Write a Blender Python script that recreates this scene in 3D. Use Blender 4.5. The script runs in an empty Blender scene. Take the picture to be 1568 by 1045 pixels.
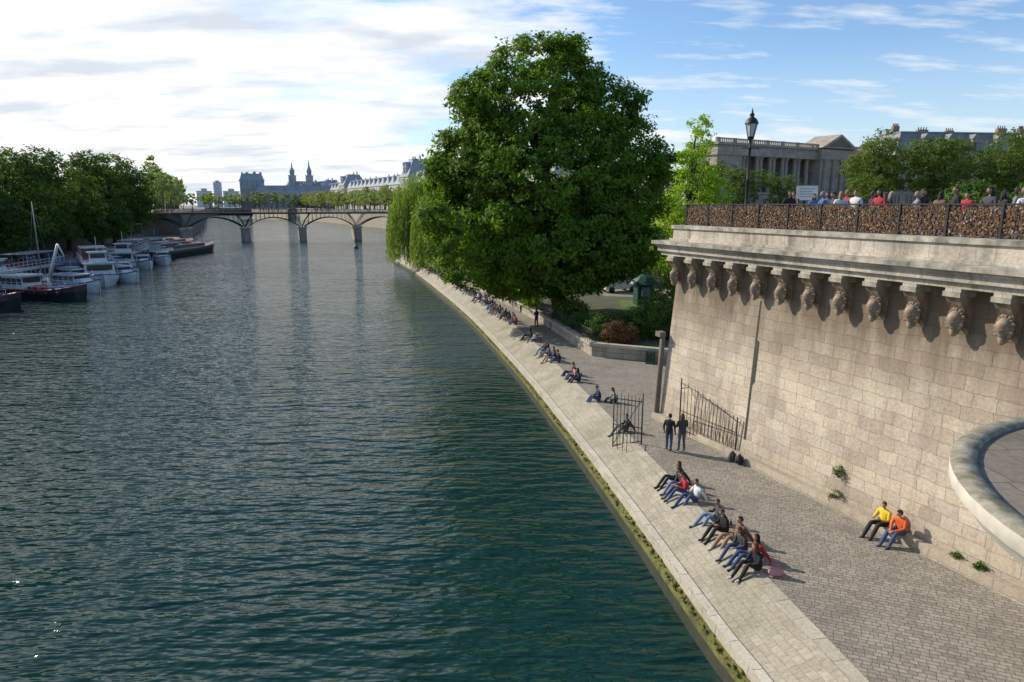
import bpy, math, random
import numpy as np
from mathutils import Vector, Matrix
R = random.Random(7)
NR = np.random.RandomState(11)
S = bpy.context.scene
COL = S.collection
def link(o): COL.objects.link(o); return o
# ------------------------------------------------------------------ materials
def nm(name):
    m = bpy.data.materials.new(name); m.use_nodes = True
    nt = m.node_tree; b = nt.nodes['Principled BSDF']
    return m, nt, b
def N(nt, t, **k):
    n = nt.nodes.new(t)
    for a, v in k.items(): setattr(n, a, v)
    return n
def rgba(c): return (c[0], c[1], c[2], 1.0)
def ramp(nt, src, stops):
    r = N(nt, 'ShaderNodeValToRGB'); e = r.color_ramp.elements
    e[0].position = stops[0][0]; e[0].color = rgba(stops[0][1])
    e[1].position = stops[-1][0]; e[1].color = rgba(stops[-1][1])
    for p, c in stops[1:-1]:
        x = e.new(p); x.color = rgba(c)
    nt.links.new(src, r.inputs[0]); return r.outputs[0]
def noise(nt, vec, scale, detail=4, rough=.55):
    n = N(nt, 'ShaderNodeTexNoise'); n.inputs['Scale'].default_value = scale
    n.inputs['Detail'].default_value = detail; n.inputs['Roughness'].default_value = rough
    if vec is not None: nt.links.new(vec, n.inputs['Vector'])
    return n.outputs['Fac']
def mixc(nt, fac, a, b, mode='MIX'):
    m = N(nt, 'ShaderNodeMix', data_type='RGBA', blend_type=mode)
    for s, v in ((m.inputs[0], fac), (m.inputs[6], a), (m.inputs[7], b)):
        if isinstance(v, (int, float)): s.default_value = v
        elif isinstance(v, tuple): s.default_value = rgba(v)
        else: nt.links.new(v, s)
    return m.outputs[2]
def math_(nt, op, a, b=0.0):
    m = N(nt, 'ShaderNodeMath', operation=op)
    for i, v in enumerate((a, b)):
        if isinstance(v, (int, float)): m.inputs[i].default_value = v
        else: nt.links.new(v, m.inputs[i])
    return m.outputs[0]
def mapping(nt, vec, sc=(1,1,1), rot=(0,0,0)):
    m = N(nt, 'ShaderNodeMapping'); m.inputs['Scale'].default_value = sc; m.inputs['Rotation'].default_value = rot
    nt.links.new(vec, m.inputs['Vector']); return m.outputs[0]
def bump(nt, b, h, dist=.02, strength=1.0):
    n = N(nt, 'ShaderNodeBump'); n.inputs['Distance'].default_value = dist; n.inputs['Strength'].default_value = strength
    nt.links.new(h, n.inputs['Height']); nt.links.new(n.outputs[0], b.inputs['Normal'])
def pm(name, c1, c2=None, scale=3.0, rough=.8, bmp=0.0, metal=0.0):
    m, nt, b = nm(name)
    b.inputs['Roughness'].default_value = rough; b.inputs['Metallic'].default_value = metal
    tc = N(nt, 'ShaderNodeTexCoord').outputs['Object']
    f = noise(nt, tc, scale, 5, .6)
    c2 = c2 or tuple(x*.7 for x in c1)
    nt.links.new(ramp(nt, f, [(.3, c2), (.7, c1)]), b.inputs['Base Color'])
    if bmp: bump(nt, b, f, bmp)
    return m
def ashlar(name, c1, c2, w, h, mortar=.012, stain=(.16,.13,.10), rot=0, dirt=.5, vstreak=True, mcol=(.2,.17,.13), topdark=None, wob=.06, vary=None, bd=.012, streak=.55):
    m, nt, b = nm(name)
    uv = N(nt, 'ShaderNodeTexCoord').outputs['UV']
    v = mapping(nt, uv, (1,1,1), (0,0,rot)) if rot else uv
    wn = N(nt, 'ShaderNodeTexNoise'); wn.inputs['Scale'].default_value = 1.7; nt.links.new(v, wn.inputs['Vector'])
    sub = N(nt, 'ShaderNodeVectorMath', operation='SUBTRACT'); nt.links.new(wn.outputs['Color'], sub.inputs[0]); sub.inputs[1].default_value = (.5,.5,.5)
    scl = N(nt, 'ShaderNodeVectorMath', operation='SCALE'); nt.links.new(sub.outputs[0], scl.inputs[0]); scl.inputs['Scale'].default_value = wob*min(w,h)/.35
    add = N(nt, 'ShaderNodeVectorMath', operation='ADD'); nt.links.new(v, add.inputs[0]); nt.links.new(scl.outputs[0], add.inputs[1])
    def brick(w_, h_, ca, cb, mo):
        br = N(nt, 'ShaderNodeTexBrick'); br.inputs['Scale'].default_value = 1.0
        br.inputs['Brick Width'].default_value = w_; br.inputs['Row Height'].default_value = h_
        br.inputs['Mortar Size'].default_value = mo; br.inputs['Mortar Smooth'].default_value = .4
        br.inputs['Color1'].default_value = rgba(ca); br.inputs['Color2'].default_value = rgba(cb)
        nt.links.new(add.outputs[0], br.inputs['Vector']); return br
    br = brick(w, h, c1, c2, mortar); br.inputs['Mortar'].default_value = rgba(mcol)
    br.offset=.5; br.squash=.72; br.squash_frequency=3
    c = br.outputs['Color']
    if vary:
        b2 = brick(w, h, (0,0,0), (1,1,1), 0); b2.squash=.72; b2.squash_frequency=3; b2.offset=.5; b2.inputs['Bias'].default_value=-.50
        b3 = brick(w*3.0, h*2.0, (0,0,0), (1,1,1), 0); b3.offset=.37
        b4 = brick(w, h, (0,0,0), (1,1,1), 0); b4.squash=.72; b4.squash_frequency=3; b4.offset=.5; b4.inputs['Bias'].default_value=-.65
        sh = N(nt, 'ShaderNodeVectorMath', operation='ADD'); nt.links.new(add.outputs[0], sh.inputs[0]); sh.inputs[1].default_value=(w*12, h*18, 0)
        nt.links.new(sh.outputs[0], b4.inputs['Vector'])
        c = mixc(nt, math_(nt,'MULTIPLY',b2.outputs['Color'],.95), c, vary[0])
        c = mixc(nt, math_(nt,'MULTIPLY',b4.outputs['Color'],.85), c, vary[1])
        c = mixc(nt, math_(nt,'MULTIPLY',b3.outputs['Color'],.25), c, vary[1])
        c = mixc(nt, math_(nt,'MULTIPLY',br.outputs['Fac'],.7), c, mcol)
    n1 = noise(nt, uv, .45, 6, .65); n2 = noise(nt, uv, 9, 5, .7)
    c = mixc(nt, math_(nt, 'MULTIPLY', ramp(nt, n1, [(.42,(0,0,0)),(.70,(1,1,1))]), dirt), c, stain)
    if vstreak:
        n3 = noise(nt, mapping(nt, uv, (1.6,.12,1)), 1.0, 5, .6)
        c = mixc(nt, math_(nt, 'MULTIPLY', ramp(nt, n3, [(.50,(0,0,0)),(.72,(1,1,1))]), streak), c, stain)
    c = mixc(nt, .5, c, ramp(nt, n2, [(.25,(.20,.20,.20)),(.75,(.85,.85,.85))]), 'OVERLAY')
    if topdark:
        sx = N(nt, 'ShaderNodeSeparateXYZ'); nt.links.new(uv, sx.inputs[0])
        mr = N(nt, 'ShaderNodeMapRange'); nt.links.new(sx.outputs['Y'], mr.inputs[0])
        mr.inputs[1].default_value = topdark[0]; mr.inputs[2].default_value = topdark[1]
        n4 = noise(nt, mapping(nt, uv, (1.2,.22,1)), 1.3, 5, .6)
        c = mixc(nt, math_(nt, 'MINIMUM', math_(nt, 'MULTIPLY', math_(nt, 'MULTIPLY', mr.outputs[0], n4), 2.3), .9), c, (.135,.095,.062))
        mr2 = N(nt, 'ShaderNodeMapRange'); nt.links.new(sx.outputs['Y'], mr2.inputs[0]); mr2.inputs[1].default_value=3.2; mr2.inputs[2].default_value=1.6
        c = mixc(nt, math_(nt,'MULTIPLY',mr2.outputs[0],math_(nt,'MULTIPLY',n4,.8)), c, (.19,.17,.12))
    nt.links.new(c, b.inputs['Base Color']); b.inputs['Roughness'].default_value = .88
    hgt = math_(nt, 'ADD', math_(nt, 'MULTIPLY', br.outputs['Fac'], -1.0), math_(nt, 'MULTIPLY', n2, .7))
    bump(nt, b, hgt, bd)
    return m
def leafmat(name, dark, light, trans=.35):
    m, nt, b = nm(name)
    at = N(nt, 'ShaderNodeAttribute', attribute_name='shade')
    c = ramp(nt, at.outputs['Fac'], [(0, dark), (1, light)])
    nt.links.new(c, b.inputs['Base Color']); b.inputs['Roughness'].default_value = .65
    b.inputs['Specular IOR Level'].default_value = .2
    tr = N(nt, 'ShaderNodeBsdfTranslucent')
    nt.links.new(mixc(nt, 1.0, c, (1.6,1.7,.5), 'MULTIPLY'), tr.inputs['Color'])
    mx = N(nt, 'ShaderNodeMixShader'); mx.inputs[0].default_value = trans
    nt.links.new(b.outputs[0], mx.inputs[1]); nt.links.new(tr.outputs[0], mx.inputs[2])
    nt.links.new(mx.outputs[0], nt.nodes['Material Output'].inputs[0])
    return m
M = {}
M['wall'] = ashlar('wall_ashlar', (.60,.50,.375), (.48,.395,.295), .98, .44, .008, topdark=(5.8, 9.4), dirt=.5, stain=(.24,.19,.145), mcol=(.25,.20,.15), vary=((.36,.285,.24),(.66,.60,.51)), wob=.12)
M['cornice'] = ashlar('cornice_stone', (.58,.52,.43), (.46,.415,.34), 1.4, .9, .006, stain=(.13,.115,.09), dirt=.8, streak=.85)
M['ctop'] = pm('cornice_top_stone', (.54,.49,.40), (.13,.12,.095), 2.2, .9, .01)
M['corbel'] = pm('corbel_stone', (.40,.31,.22), (.11,.085,.06), 3.4, .9, .03)
M['cobble'] = ashlar('cobblestones', (.34,.30,.245), (.24,.21,.17), .27, .15, .012, rot=math.radians(22), stain=(.16,.14,.11), dirt=.55, vstreak=False, mcol=(.13,.115,.09), wob=.14, vary=((.19,.17,.145),(.38,.345,.29)), bd=.014)
M['slope'] = ashlar('quay_slope_stone', (.37,.33,.25), (.31,.275,.205), .42, .24, .005, stain=(.19,.17,.11), dirt=.75, vstreak=False, mcol=(.22,.195,.145), wob=.14, vary=((.28,.245,.19),(.42,.38,.30)), bd=.006)
M['kerb'] = ashlar('kerb_stone', (.48,.43,.34), (.40,.36,.28), 1.2, .9, .010, dirt=.5, vstreak=False, stain=(.22,.20,.14))
M['kerbl'] = ashlar('lower_kerb_stone', (.62,.57,.46), (.54,.49,.39), 1.6, 1.9, .010, dirt=.35, vstreak=False, stain=(.3,.28,.18))
M['moss'] = pm('moss', (.19,.18,.035), (.035,.04,.018), 2.6, .95, .03)
M['wet'] = pm('wet_stone', (.06,.06,.04), (.03,.035,.02), 2, .5, .02)
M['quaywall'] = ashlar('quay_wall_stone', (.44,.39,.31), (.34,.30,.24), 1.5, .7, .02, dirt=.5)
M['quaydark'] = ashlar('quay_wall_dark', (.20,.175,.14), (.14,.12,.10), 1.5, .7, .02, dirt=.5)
M['ground'] = pm('city_ground', (.22,.20,.17), (.15,.14,.12), .05, .9)
M['soil'] = pm('garden_soil', (.10,.12,.05), (.06,.05,.035), .8, .95, .02)
M['grass'] = pm('lawn', (.12,.20,.04), (.07,.12,.02), 2, .95, .02)
M['gravel'] = pm('gravel', (.28,.25,.20), (.2,.18,.14), 3, .95, .01)
M['iron'] = pm('black_iron', (.025,.025,.027), (.012,.012,.012), 8, .5)
M['bark'] = pm('bark', (.10,.08,.06), (.04,.03,.025), 3, .9, .03)
M['stoneL'] = ashlar('palace_stone', (.44,.38,.30), (.37,.32,.25), 2.2, .8, .02, dirt=.5)
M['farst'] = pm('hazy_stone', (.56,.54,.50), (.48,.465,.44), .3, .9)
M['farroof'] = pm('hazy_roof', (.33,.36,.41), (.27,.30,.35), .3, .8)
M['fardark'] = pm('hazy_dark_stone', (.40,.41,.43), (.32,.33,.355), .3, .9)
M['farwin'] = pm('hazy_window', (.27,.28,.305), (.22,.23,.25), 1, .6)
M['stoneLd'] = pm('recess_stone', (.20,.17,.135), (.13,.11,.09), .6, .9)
M['slate'] = pm('slate_roof', (.16,.165,.18), (.10,.105,.12), .8, .7)
M['zinc'] = pm('zinc_roof', (.24,.245,.26), (.17,.175,.19), .7, .6)
M['glass'] = pm('window_glass', (.05,.06,.07), (.03,.035,.04), 2, .15)
M['brick'] = pm('chimney_brick', (.34,.22,.16), (.24,.16,.12), 2, .9)
M['darkst'] = pm('dark_stone', (.24,.23,.22), (.17,.16,.16), .4, .9)
M['steel'] = pm('bridge_steel', (.040,.044,.05), (.025,.028,.032), 1, .6)
M['deck'] = pm('bridge_deck', (.12,.10,.085), (.08,.07,.06), 1, .8)
M['white'] = pm('white_paint', (.78,.78,.76), (.55,.55,.53), 1.5, .4)
M['red'] = pm('red_paint', (.42,.035,.03), (.3,.03,.025), 2, .4)
M['blue'] = pm('blue_paint', (.05,.12,.32), (.035,.08,.22), 2, .4)
M['black'] = pm('black_hull', (.025,.027,.03), (.012,.013,.015), 2, .45)
M['grey'] = pm('grey_paint', (.30,.31,.32), (.2,.21,.22), 2, .5)
M['wood'] = pm('deck_wood', (.30,.20,.12), (.2,.13,.08), 2, .6)
M['teal'] = pm('green_paint', (.02,.09,.065), (.015,.06,.045), 2, .5)
M['bast'] = ashlar('bastion_top_stone', (.235,.19,.15), (.19,.155,.12), 1.5, 1.1, .010, stain=(.10,.09,.055), dirt=.9, vstreak=False, mcol=(.12,.10,.075))
M['bastside'] = pm('bastion_side_stone', (.70,.65,.56), (.46,.42,.35), 2.0, .85, .01)
M['lichen'] = pm('bastion_lip_stone', (.42,.37,.29), (.11,.105,.05), 4.2, .95, .03)
M['lampglass'] = pm('lamp_glass', (.55,.58,.6), (.45,.48,.5), 2, .15)
M['bottle'] = pm('bottle_glass', (.03,.10,.03), (.02,.06,.02), 5, .1)
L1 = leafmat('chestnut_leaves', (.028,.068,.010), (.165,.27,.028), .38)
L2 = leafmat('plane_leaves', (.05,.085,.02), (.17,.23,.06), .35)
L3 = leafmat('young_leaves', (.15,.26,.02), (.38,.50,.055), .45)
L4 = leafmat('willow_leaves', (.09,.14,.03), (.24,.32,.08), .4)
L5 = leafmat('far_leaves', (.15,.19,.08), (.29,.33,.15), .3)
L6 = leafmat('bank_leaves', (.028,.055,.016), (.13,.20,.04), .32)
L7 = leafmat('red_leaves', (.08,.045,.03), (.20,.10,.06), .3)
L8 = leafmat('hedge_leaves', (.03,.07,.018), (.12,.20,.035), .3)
# ------------------------------------------------------------------ mesh builder
class MB:
    def __init__(s): s.v=[]; s.f=[]; s.m=[]; s.mats=[]; s.sm=[]
    def mi(s, mat):
        if mat not in s.mats: s.mats.append(mat)
        return s.mats.index(mat)
    def add(s, vs, fs, mat, smooth=False):
        o=len(s.v); s.v.extend([tuple(p) for p in vs]); i=s.mi(mat)
        for f in fs: s.f.append(tuple(o+k for k in f)); s.m.append(i); s.sm.append(smooth)
    def box(s, x0,x1,y0,y1,z0,z1, mat, mtx=None):
        vs=[(x0,y0,z0),(x1,y0,z0),(x1,y1,z0),(x0,y1,z0),(x0,y0,z1),(x1,y0,z1),(x1,y1,z1),(x0,y1,z1)]
        if mtx: vs=[tuple(mtx@Vector(p)) for p in vs]
        s.add(vs,[(0,3,2,1),(4,5,6,7),(0,1,5,4),(1,2,6,5),(2,3,7,6),(3,0,4,7)],mat)
    def frust(s, b, z0, t, z1, mat):
        x0,x1,y0,y1=b; a0,a1,b0,b1=t
        vs=[(x0,y0,z0),(x1,y0,z0),(x1,y1,z0),(x0,y1,z0),(a0,b0,z1),(a1,b0,z1),(a1,b1,z1),(a0,b1,z1)]
        s.add(vs,[(0,3,2,1),(4,5,6,7),(0,1,5,4),(1,2,6,5),(2,3,7,6),(3,0,4,7)],mat)
    def tube(s, pts, rad, mat, n=6, smooth=True, cap=True):
        pts=[Vector(p) for p in pts]; o=[]
        if isinstance(rad,(int,float)): rad=[rad]*len(pts)
        d0=(pts[1]-pts[0]).normalized(); ref=Vector((0,0,1)) if abs(d0.z)<.9 else Vector((1,0,0))
        for i,p in enumerate(pts):
            d=(pts[min(i+1,len(pts)-1)]-pts[max(i-1,0)]).normalized()
            a=d.cross(ref).normalized(); b=d.cross(a)
            for k in range(n):
                t=2*math.pi*k/n; o.append(p+(a*math.cos(t)+b*math.sin(t))*rad[i])
        fs=[]
        for i in range(len(pts)-1):
            for k in range(n):
                k2=(k+1)%n; fs.append((i*n+k,i*n+k2,(i+1)*n+k2,(i+1)*n+k))
        if cap: fs.append(tuple(range(n))[::-1]); fs.append(tuple((len(pts)-1)*n+k for k in range(n)))
        s.add(o,fs,mat,smooth)
    def lathe(s, prof, c, mat, n=24, smooth=True, a0=0, a1=2*math.pi):
        full=abs(a1-a0-2*math.pi)<1e-6; m=n if full else n+1; vs=[]
        for r,z in prof:
            for k in range(m):
                t=a0+(a1-a0)*k/n; vs.append((c[0]+r*math.cos(t),c[1]+r*math.sin(t),c[2]+z))
        fs=[]
        for i in range(len(prof)-1):
            for k in range(n):
                k2=(k+1)%m; fs.append((i*m+k,i*m+k2,(i+1)*m+k2,(i+1)*m+k))
        s.add(vs,fs,mat,smooth)
    def ball(s, c, r, mat, nu=12, nv=8, fn=None, keep=None, smooth=True):
        vs=[];
        for j in range(nv+1):
            th=math.pi*j/nv
            for i in range(nu):
                ph=2*math.pi*i/nu; p=Vector((math.sin(th)*math.cos(ph),math.sin(th)*math.sin(ph),math.cos(th)))
                q=Vector((p.x*r[0],p.y*r[1],p.z*r[2]))
                if fn: q=fn(p,q)
                vs.append(q)
        fs=[]
        for j in range(nv):
            for i in range(nu):
                i2=(i+1)%nu; f=(j*nu+i,(j+1)*nu+i,(j+1)*nu+i2,j*nu+i2)
                if keep and not keep(sum((vs[k] for k in f),Vector())/4): continue
                fs.append(f)
        C=Vector(c); s.add([v+C for v in vs],fs,mat,smooth)
    def mesh(s, name):
        me=bpy.data.meshes.new(name); me.from_pydata(s.v,[],s.f)
        for m in s.mats: me.materials.append(m)
        me.polygons.foreach_set('material_index',s.m); me.polygons.foreach_set('use_smooth',s.sm)
        me.update(); autouv(me); return me
    def obj(s, name, mtx=None, parent=None):
        o=bpy.data.objects.new(name,s.mesh(name)); link(o)
        if mtx is not None: o.matrix_world=mtx
        if parent: o.parent=parent
        return o
def autouv(me):
    uv=me.uv_layers.new(name='UVMap'); nl=len(me.loops); npoly=len(me.polygons)
    vi=np.empty(nl,np.int32); me.loops.foreach_get('vertex_index',vi)
    co=np.empty(len(me.vertices)*3); me.vertices.foreach_get('co',co); co=co.reshape(-1,3)[vi]
    nn=np.empty(npoly*3); me.polygons.foreach_get('normal',nn); nn=nn.reshape(-1,3)
    lt=np.empty(npoly,np.int32); me.polygons.foreach_get('loop_total',lt); n=np.repeat(nn,lt,axis=0)
    flat=np.abs(n[:,2])>.75
    t=np.stack([-n[:,1],n[:,0],np.zeros(len(n))],1); l=np.linalg.norm(t,axis=1); l[l<1e-6]=1; t/=l[:,None]
    u=np.where(flat,co[:,0],(co*t).sum(1)); v=np.where(flat,co[:,1],co[:,2])
    uv.data.foreach_set('uv',np.stack([u,v],1).astype(np.float32).ravel())
def frame(p0,p1,z=0):
    d=Vector((p1[0]-p0[0],p1[1]-p0[1],0)); L=d.length; d.normalize()
    m=Matrix(((d.x,-d.y,0,p0[0]),(d.y,d.x,0,p0[1]),(0,0,1,z),(0,0,0,1))); return m,L
def catmull(pts,n=6):
    P=[Vector(p) for p in pts]; P=[P[0]*2-P[1]]+P+[P[-1]*2-P[-2]]; out=[]
    for i in range(1,len(P)-2):
        for k in range(n):
            t=k/n; a,b,c,d=P[i-1:i+3]
            out.append(.5*((2*b)+(c-a)*t+(2*a-5*b+4*c-d)*t*t+(3*b-a-3*c+d)*t**3))
    out.append(P[-2]); return out
def empty(name,loc=(0,0,0)):
    e=bpy.data.objects.new(name,None); e.location=loc; return link(e)
# ------------------------------------------------------------------ camera, light, sky
CZ=12.5
cd=bpy.data.cameras.new('camera'); cam=link(bpy.data.objects.new('camera',cd)); S.camera=cam
cd.lens=24; cd.sensor_width=36; cd.clip_end=20000; cd.clip_start=.1
cam.location=(0,0,CZ); cam.rotation_euler=(math.radians(90-11.26),0,0)
EL=math.radians(32); AZ=math.radians(-60)
sd=Vector((math.sin(AZ)*math.cos(EL),math.cos(AZ)*math.cos(EL),math.sin(EL)))
sl=bpy.data.lights.new('sun','SUN'); sl.energy=5.0; sl.angle=math.radians(.5); sl.color=(1,.92,.79)
so=link(bpy.data.objects.new('sun',sl)); so.rotation_euler=sd.to_track_quat('Z','Y').to_euler(); so.location=(-60,60,80)
W=bpy.data.worlds.new('World'); S.world=W; W.use_nodes=True; nt=W.node_tree
bg=nt.nodes['Background']; bg.inputs['Strength'].default_value=.13
sky=N(nt,'ShaderNodeTexSky',sky_type='NISHITA'); sky.sun_disc=False; sky.sun_elevation=EL; sky.sun_rotation=AZ
sky.air_density=1.0; sky.dust_density=.5; sky.ozone_density=2.0
tc=N(nt,'ShaderNodeTexCoord').outputs['Generated']
sx=N(nt,'ShaderNodeSeparateXYZ'); nt.links.new(tc,sx.inputs[0])
zz=math_(nt,'ADD',math_(nt,'MAXIMUM',sx.outputs[2],0.0),.14)
cx=N(nt,'ShaderNodeCombineXYZ'); nt.links.new(math_(nt,'DIVIDE',sx.outputs[0],zz),cx.inputs[0]); nt.links.new(math_(nt,'DIVIDE',sx.outputs[1],zz),cx.inputs[1])
cn=noise(nt,mapping(nt,cx.outputs[0],(.8,1.35,1)),1.0,8,.60)
cov=math_(nt,'ADD',cn,math_(nt,'MULTIPLY',sx.outputs[0],-.40))
# clouds thinned overhead and behind the camera, out of view, to lower ambient light
cov=math_(nt,'SUBTRACT',cov,math_(nt,'MULTIPLY',math_(nt,'MAXIMUM',math_(nt,'SUBTRACT',sx.outputs[2],.36),0.0),1.3))
cov=math_(nt,'ADD',cov,math_(nt,'MULTIPLY',math_(nt,'MINIMUM',sx.outputs[1],0.0),.6))
mask=ramp(nt,cov,[(.45,(0,0,0)),(.51,(.6,.6,.6)),(.60,(1,1,1))])
cn3=noise(nt,mapping(nt,cx.outputs[0],(1.0,2.4,1)),1.5,8,.62)
mask2=ramp(nt,cn3,[(.52,(0,0,0)),(.66,(.8,.8,.8))])
cn2=noise(nt,mapping(nt,cx.outputs[0],(1.2,2.4,1)),1.2,6,.55)
ccol=ramp(nt,cn2,[(.36,(5.7,6.05,6.6)),(.52,(8.4,8.4,8.4))])
hz=ramp(nt,sx.outputs[2],[(0,(1,1,1)),(.20,(0,0,0))])
sk=mixc(nt,math_(nt,'MULTIPLY',hz,.65),mixc(nt,1.0,sky.outputs[0],(1.05,1.2,1.35),'MULTIPLY'),(5.8,6.6,7.4))
back=N(nt,'ShaderNodeMapRange'); nt.links.new(sx.outputs[1],back.inputs[0]); back.inputs[1].default_value=-.3; back.inputs[2].default_value=.15; back.inputs[3].default_value=.2; back.inputs[4].default_value=.85  # wispy layer likewise reduced behind the camera to lower ambient light
fin=mixc(nt,math_(nt,'MULTIPLY',mask2,back.outputs[0]),sk,(7.3,7.5,7.8))
fin=mixc(nt,math_(nt,'MULTIPLY',mask,.95),fin,ccol)
nt.links.new(fin,bg.inputs['Color'])
S.view_settings.view_transform='Standard'; S.view_settings.look='None'; S.view_settings.exposure=0
# ------------------------------------------------------------------ water
m,nt,b=nm('river_water'); M['water']=m
b.inputs['Roughness'].default_value=.03; b.inputs['IOR'].default_value=1.33
tc=N(nt,'ShaderNodeTexCoord').outputs['Object']
w0=noise(nt,mapping(nt,tc,(.14,.40,1),(0,0,math.radians(25))),1.0,1,.4)
w1=noise(nt,mapping(nt,tc,(.62,1.9,1),(0,0,math.radians(16))),1.0,1.8,.45)
w2=noise(nt,mapping(nt,tc,(1.9,4.4,1),(0,0,math.radians(-10))),1.0,1.5,.5)
w3=noise(nt,tc,.05,3,.5)
h=math_(nt,'ADD',math_(nt,'ADD',math_(nt,'MULTIPLY',w1,.30),math_(nt,'MULTIPLY',w2,.08)),math_(nt,'MULTIPLY',w0,.36))
h=math_(nt,'MULTIPLY',h,math_(nt,'ADD',.30,math_(nt,'MULTIPLY',w3,1.3)))
bump(nt,b,h,1.0,1.0)
nt.links.new(ramp(nt,w3,[(.3,(.004,.028,.018)),(.7,(.006,.034,.029))]),b.inputs['Base Color'])
mb=MB(); mb.add([(-7000,-400,0),(7000,-400,0),(7000,7000,0),(-7000,7000,0)],[(0,1,2,3)],m); mb.obj('river_water')
# ------------------------------------------------------------------ city ground (beyond the river) and banks
RB=[(292,-339),(112,17),(-68,373),(-132,500),(-233,700),(-330,880)]
LBq=[(-60,-120),(-66,0),(-72,60),(-78,110),(-95,190),(-118,250)]
LB=[(-80,-120),(-84,0),(-90,60),(-96,110),(-112,190),(-124,235),(-120,252),(-165,370),(-330,750),(-375,890)]
gp=RB+LB[::-1]+[(-6500,-400),(-6500,6500),(6500,6500),(6500,-339)]
mb=MB(); mb.add([(x,y,9.0) for x,y in gp],[tuple(range(len(gp)))],M['ground']); mb.obj('ground')
def strip_wall(name,pts,z0,z1,mat,cap=.9,capmat=None):
    mb=MB(); n=len(pts)
    mb.add([(x,y,z0) for x,y in pts]+[(x,y,z1) for x,y in pts],[(i,i+1,n+i+1,n+i) for i in range(n-1)],mat)
    for i in range(n-1):
        mt,L=frame(pts[i],pts[i+1]); mb.box(0,L,-.25,.25,z1,z1+cap,capmat or mat,mt)
    return mb.obj(name)
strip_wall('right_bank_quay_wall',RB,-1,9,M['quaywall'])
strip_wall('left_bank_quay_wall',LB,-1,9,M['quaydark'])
pl=LBq+[(-124,240),(-114,190),(-98,110),(-92,60),(-86,0),(-82,-120)]
mb=MB(); mb.add([(x,y,2.2) for x,y in pl],[tuple(range(len(pl)))],M['cobble'])
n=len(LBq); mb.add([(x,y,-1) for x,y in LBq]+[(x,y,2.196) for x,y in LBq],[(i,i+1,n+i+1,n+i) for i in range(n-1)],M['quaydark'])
mb.obj('left_bank_lower_quay')
# ------------------------------------------------------------------ island quay
Lp=catmull([(9.3,-8),(8.3,0),(7.3,8),(6.17,14.9),(5.69,17.5),(4.56,25.3),(2.76,36.3),(-.2,52.2),(-6.6,81.1),(-20,132),(-26,150)])
Up=catmull([(11,-8),(10,0),(9.0,8),(8.2,13.9),(7.6,17.9),(5.9,29),(3.9,41.1),(.35,60.9),(-5.2,84),(-17.2,126),(-23,148)])
def at_y(P,y):
    for i in range(len(P)-1):
        if P[i].y<=y<=P[i+1].y:
            t=(y-P[i].y)/(P[i+1].y-P[i].y); return P[i].lerp(P[i+1],t),(P[i+1]-P[i]).normalized()
    return P[-1],(P[-1]-P[-2]).normalized()
ZW,ZL=1.7,.9
def strip(name,A,B,za,zb,mat,n=120,y0=-8,y1=148):
    vs=[];fs=[];uv=[];s=0;prev=None
    for i in range(n+1):
        y=y0+(y1-y0)*(i/n)**1.5
        a=A(y); b_=B(y)
        if prev is not None: s+=(a-prev).length
        prev=a; vs+= [(a.x,a.y,za),(b_.x,b_.y,zb)]; w=(Vector((b_.x,b_.y,zb))-Vector((a.x,a.y,za))).length
        uv.append((s,0)); uv.append((s,w))
    for i in range(n): fs.append((2*i,2*i+1,2*i+3,2*i+2))
    me=bpy.data.meshes.new(name); me.from_pydata(vs,[],fs); me.materials.append(mat); l=me.uv_layers.new(name='UVMap')
    for lp in me.loops: l.data[lp.index].uv=uv[lp.vertex_index]
    me.update(); me.validate(); return me
def off(P,d):
    def f(y):
        p,t=at_y(P,y); return Vector((p.x+t.y*d,p.y-t.x*d))
    return f
quay=empty('stone_quay')
def addq(n,me):
    o=link(bpy.data.objects.new(n,me)); o.parent=quay
addq('slope',strip('slope',off(Lp,.34),off(Up,-.34),ZL+.01,ZW-.03,M['slope']))
addq('upper_kerb',strip('upper_kerb',off(Up,-.34),off(Up,.05),ZW-.03,ZW+.012,M['kerb']))
addq('kerb_top',strip('kerb_top',off(Lp,0),off(Lp,.30),ZL+.03,ZL+.03,M['kerbl']))
addq('kerb_gap',strip('kerb_gap',off(Lp,.30),off(Lp,.34),ZL+.03,ZL+.01,M['wet']))
addq('kerb_face',strip('kerb_face',off(Lp,-.02),off(Lp,0),ZL-.28,ZL+.03,M['kerb']))
addq('moss_ledge',strip('moss_ledge',off(Lp,-.22),off(Lp,-.02),ZL-.36,ZL-.28,M['moss']))
addq('moss_face',strip('moss_face',off(Lp,-.26),off(Lp,-.22),ZL-.50,ZL-.36,M['moss']))
addq('wet_face',strip('wet_face',off(Lp,-.36),off(Lp,-.26),-1,ZL-.50,M['wet']))
mb=MB()
for i in range(1500):
    y=6+110*R.random()**1.6; p=off(Lp,-.0-.25*R.random())(y); s=.015+.05*R.random()**2
    mb.ball((p.x,p.y,ZL-.33+.08*R.random()),(s,s*R.uniform(1,3),s*.7),M['moss'],5,4)
mb.obj('moss_tufts')
wk=[off(Up,.03)(y) for y in np.linspace(-8,147.5,60)]
wp=[(p.x,p.y) for p in wk]+[(-10,150),(25,115),(45,60),(45,-8)]
mb=MB(); mb.add([(x,y,ZW) for x,y in wp],[tuple(range(len(wp)))],M['cobble']); mb.obj('quay_pavement')
nb=[(-23,148),(-10,150),(25,115),(45,60),(45,-8)]
strip_wall('north_quay_wall',nb,-1,ZW-.01,M['quaywall'],.02)
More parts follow.
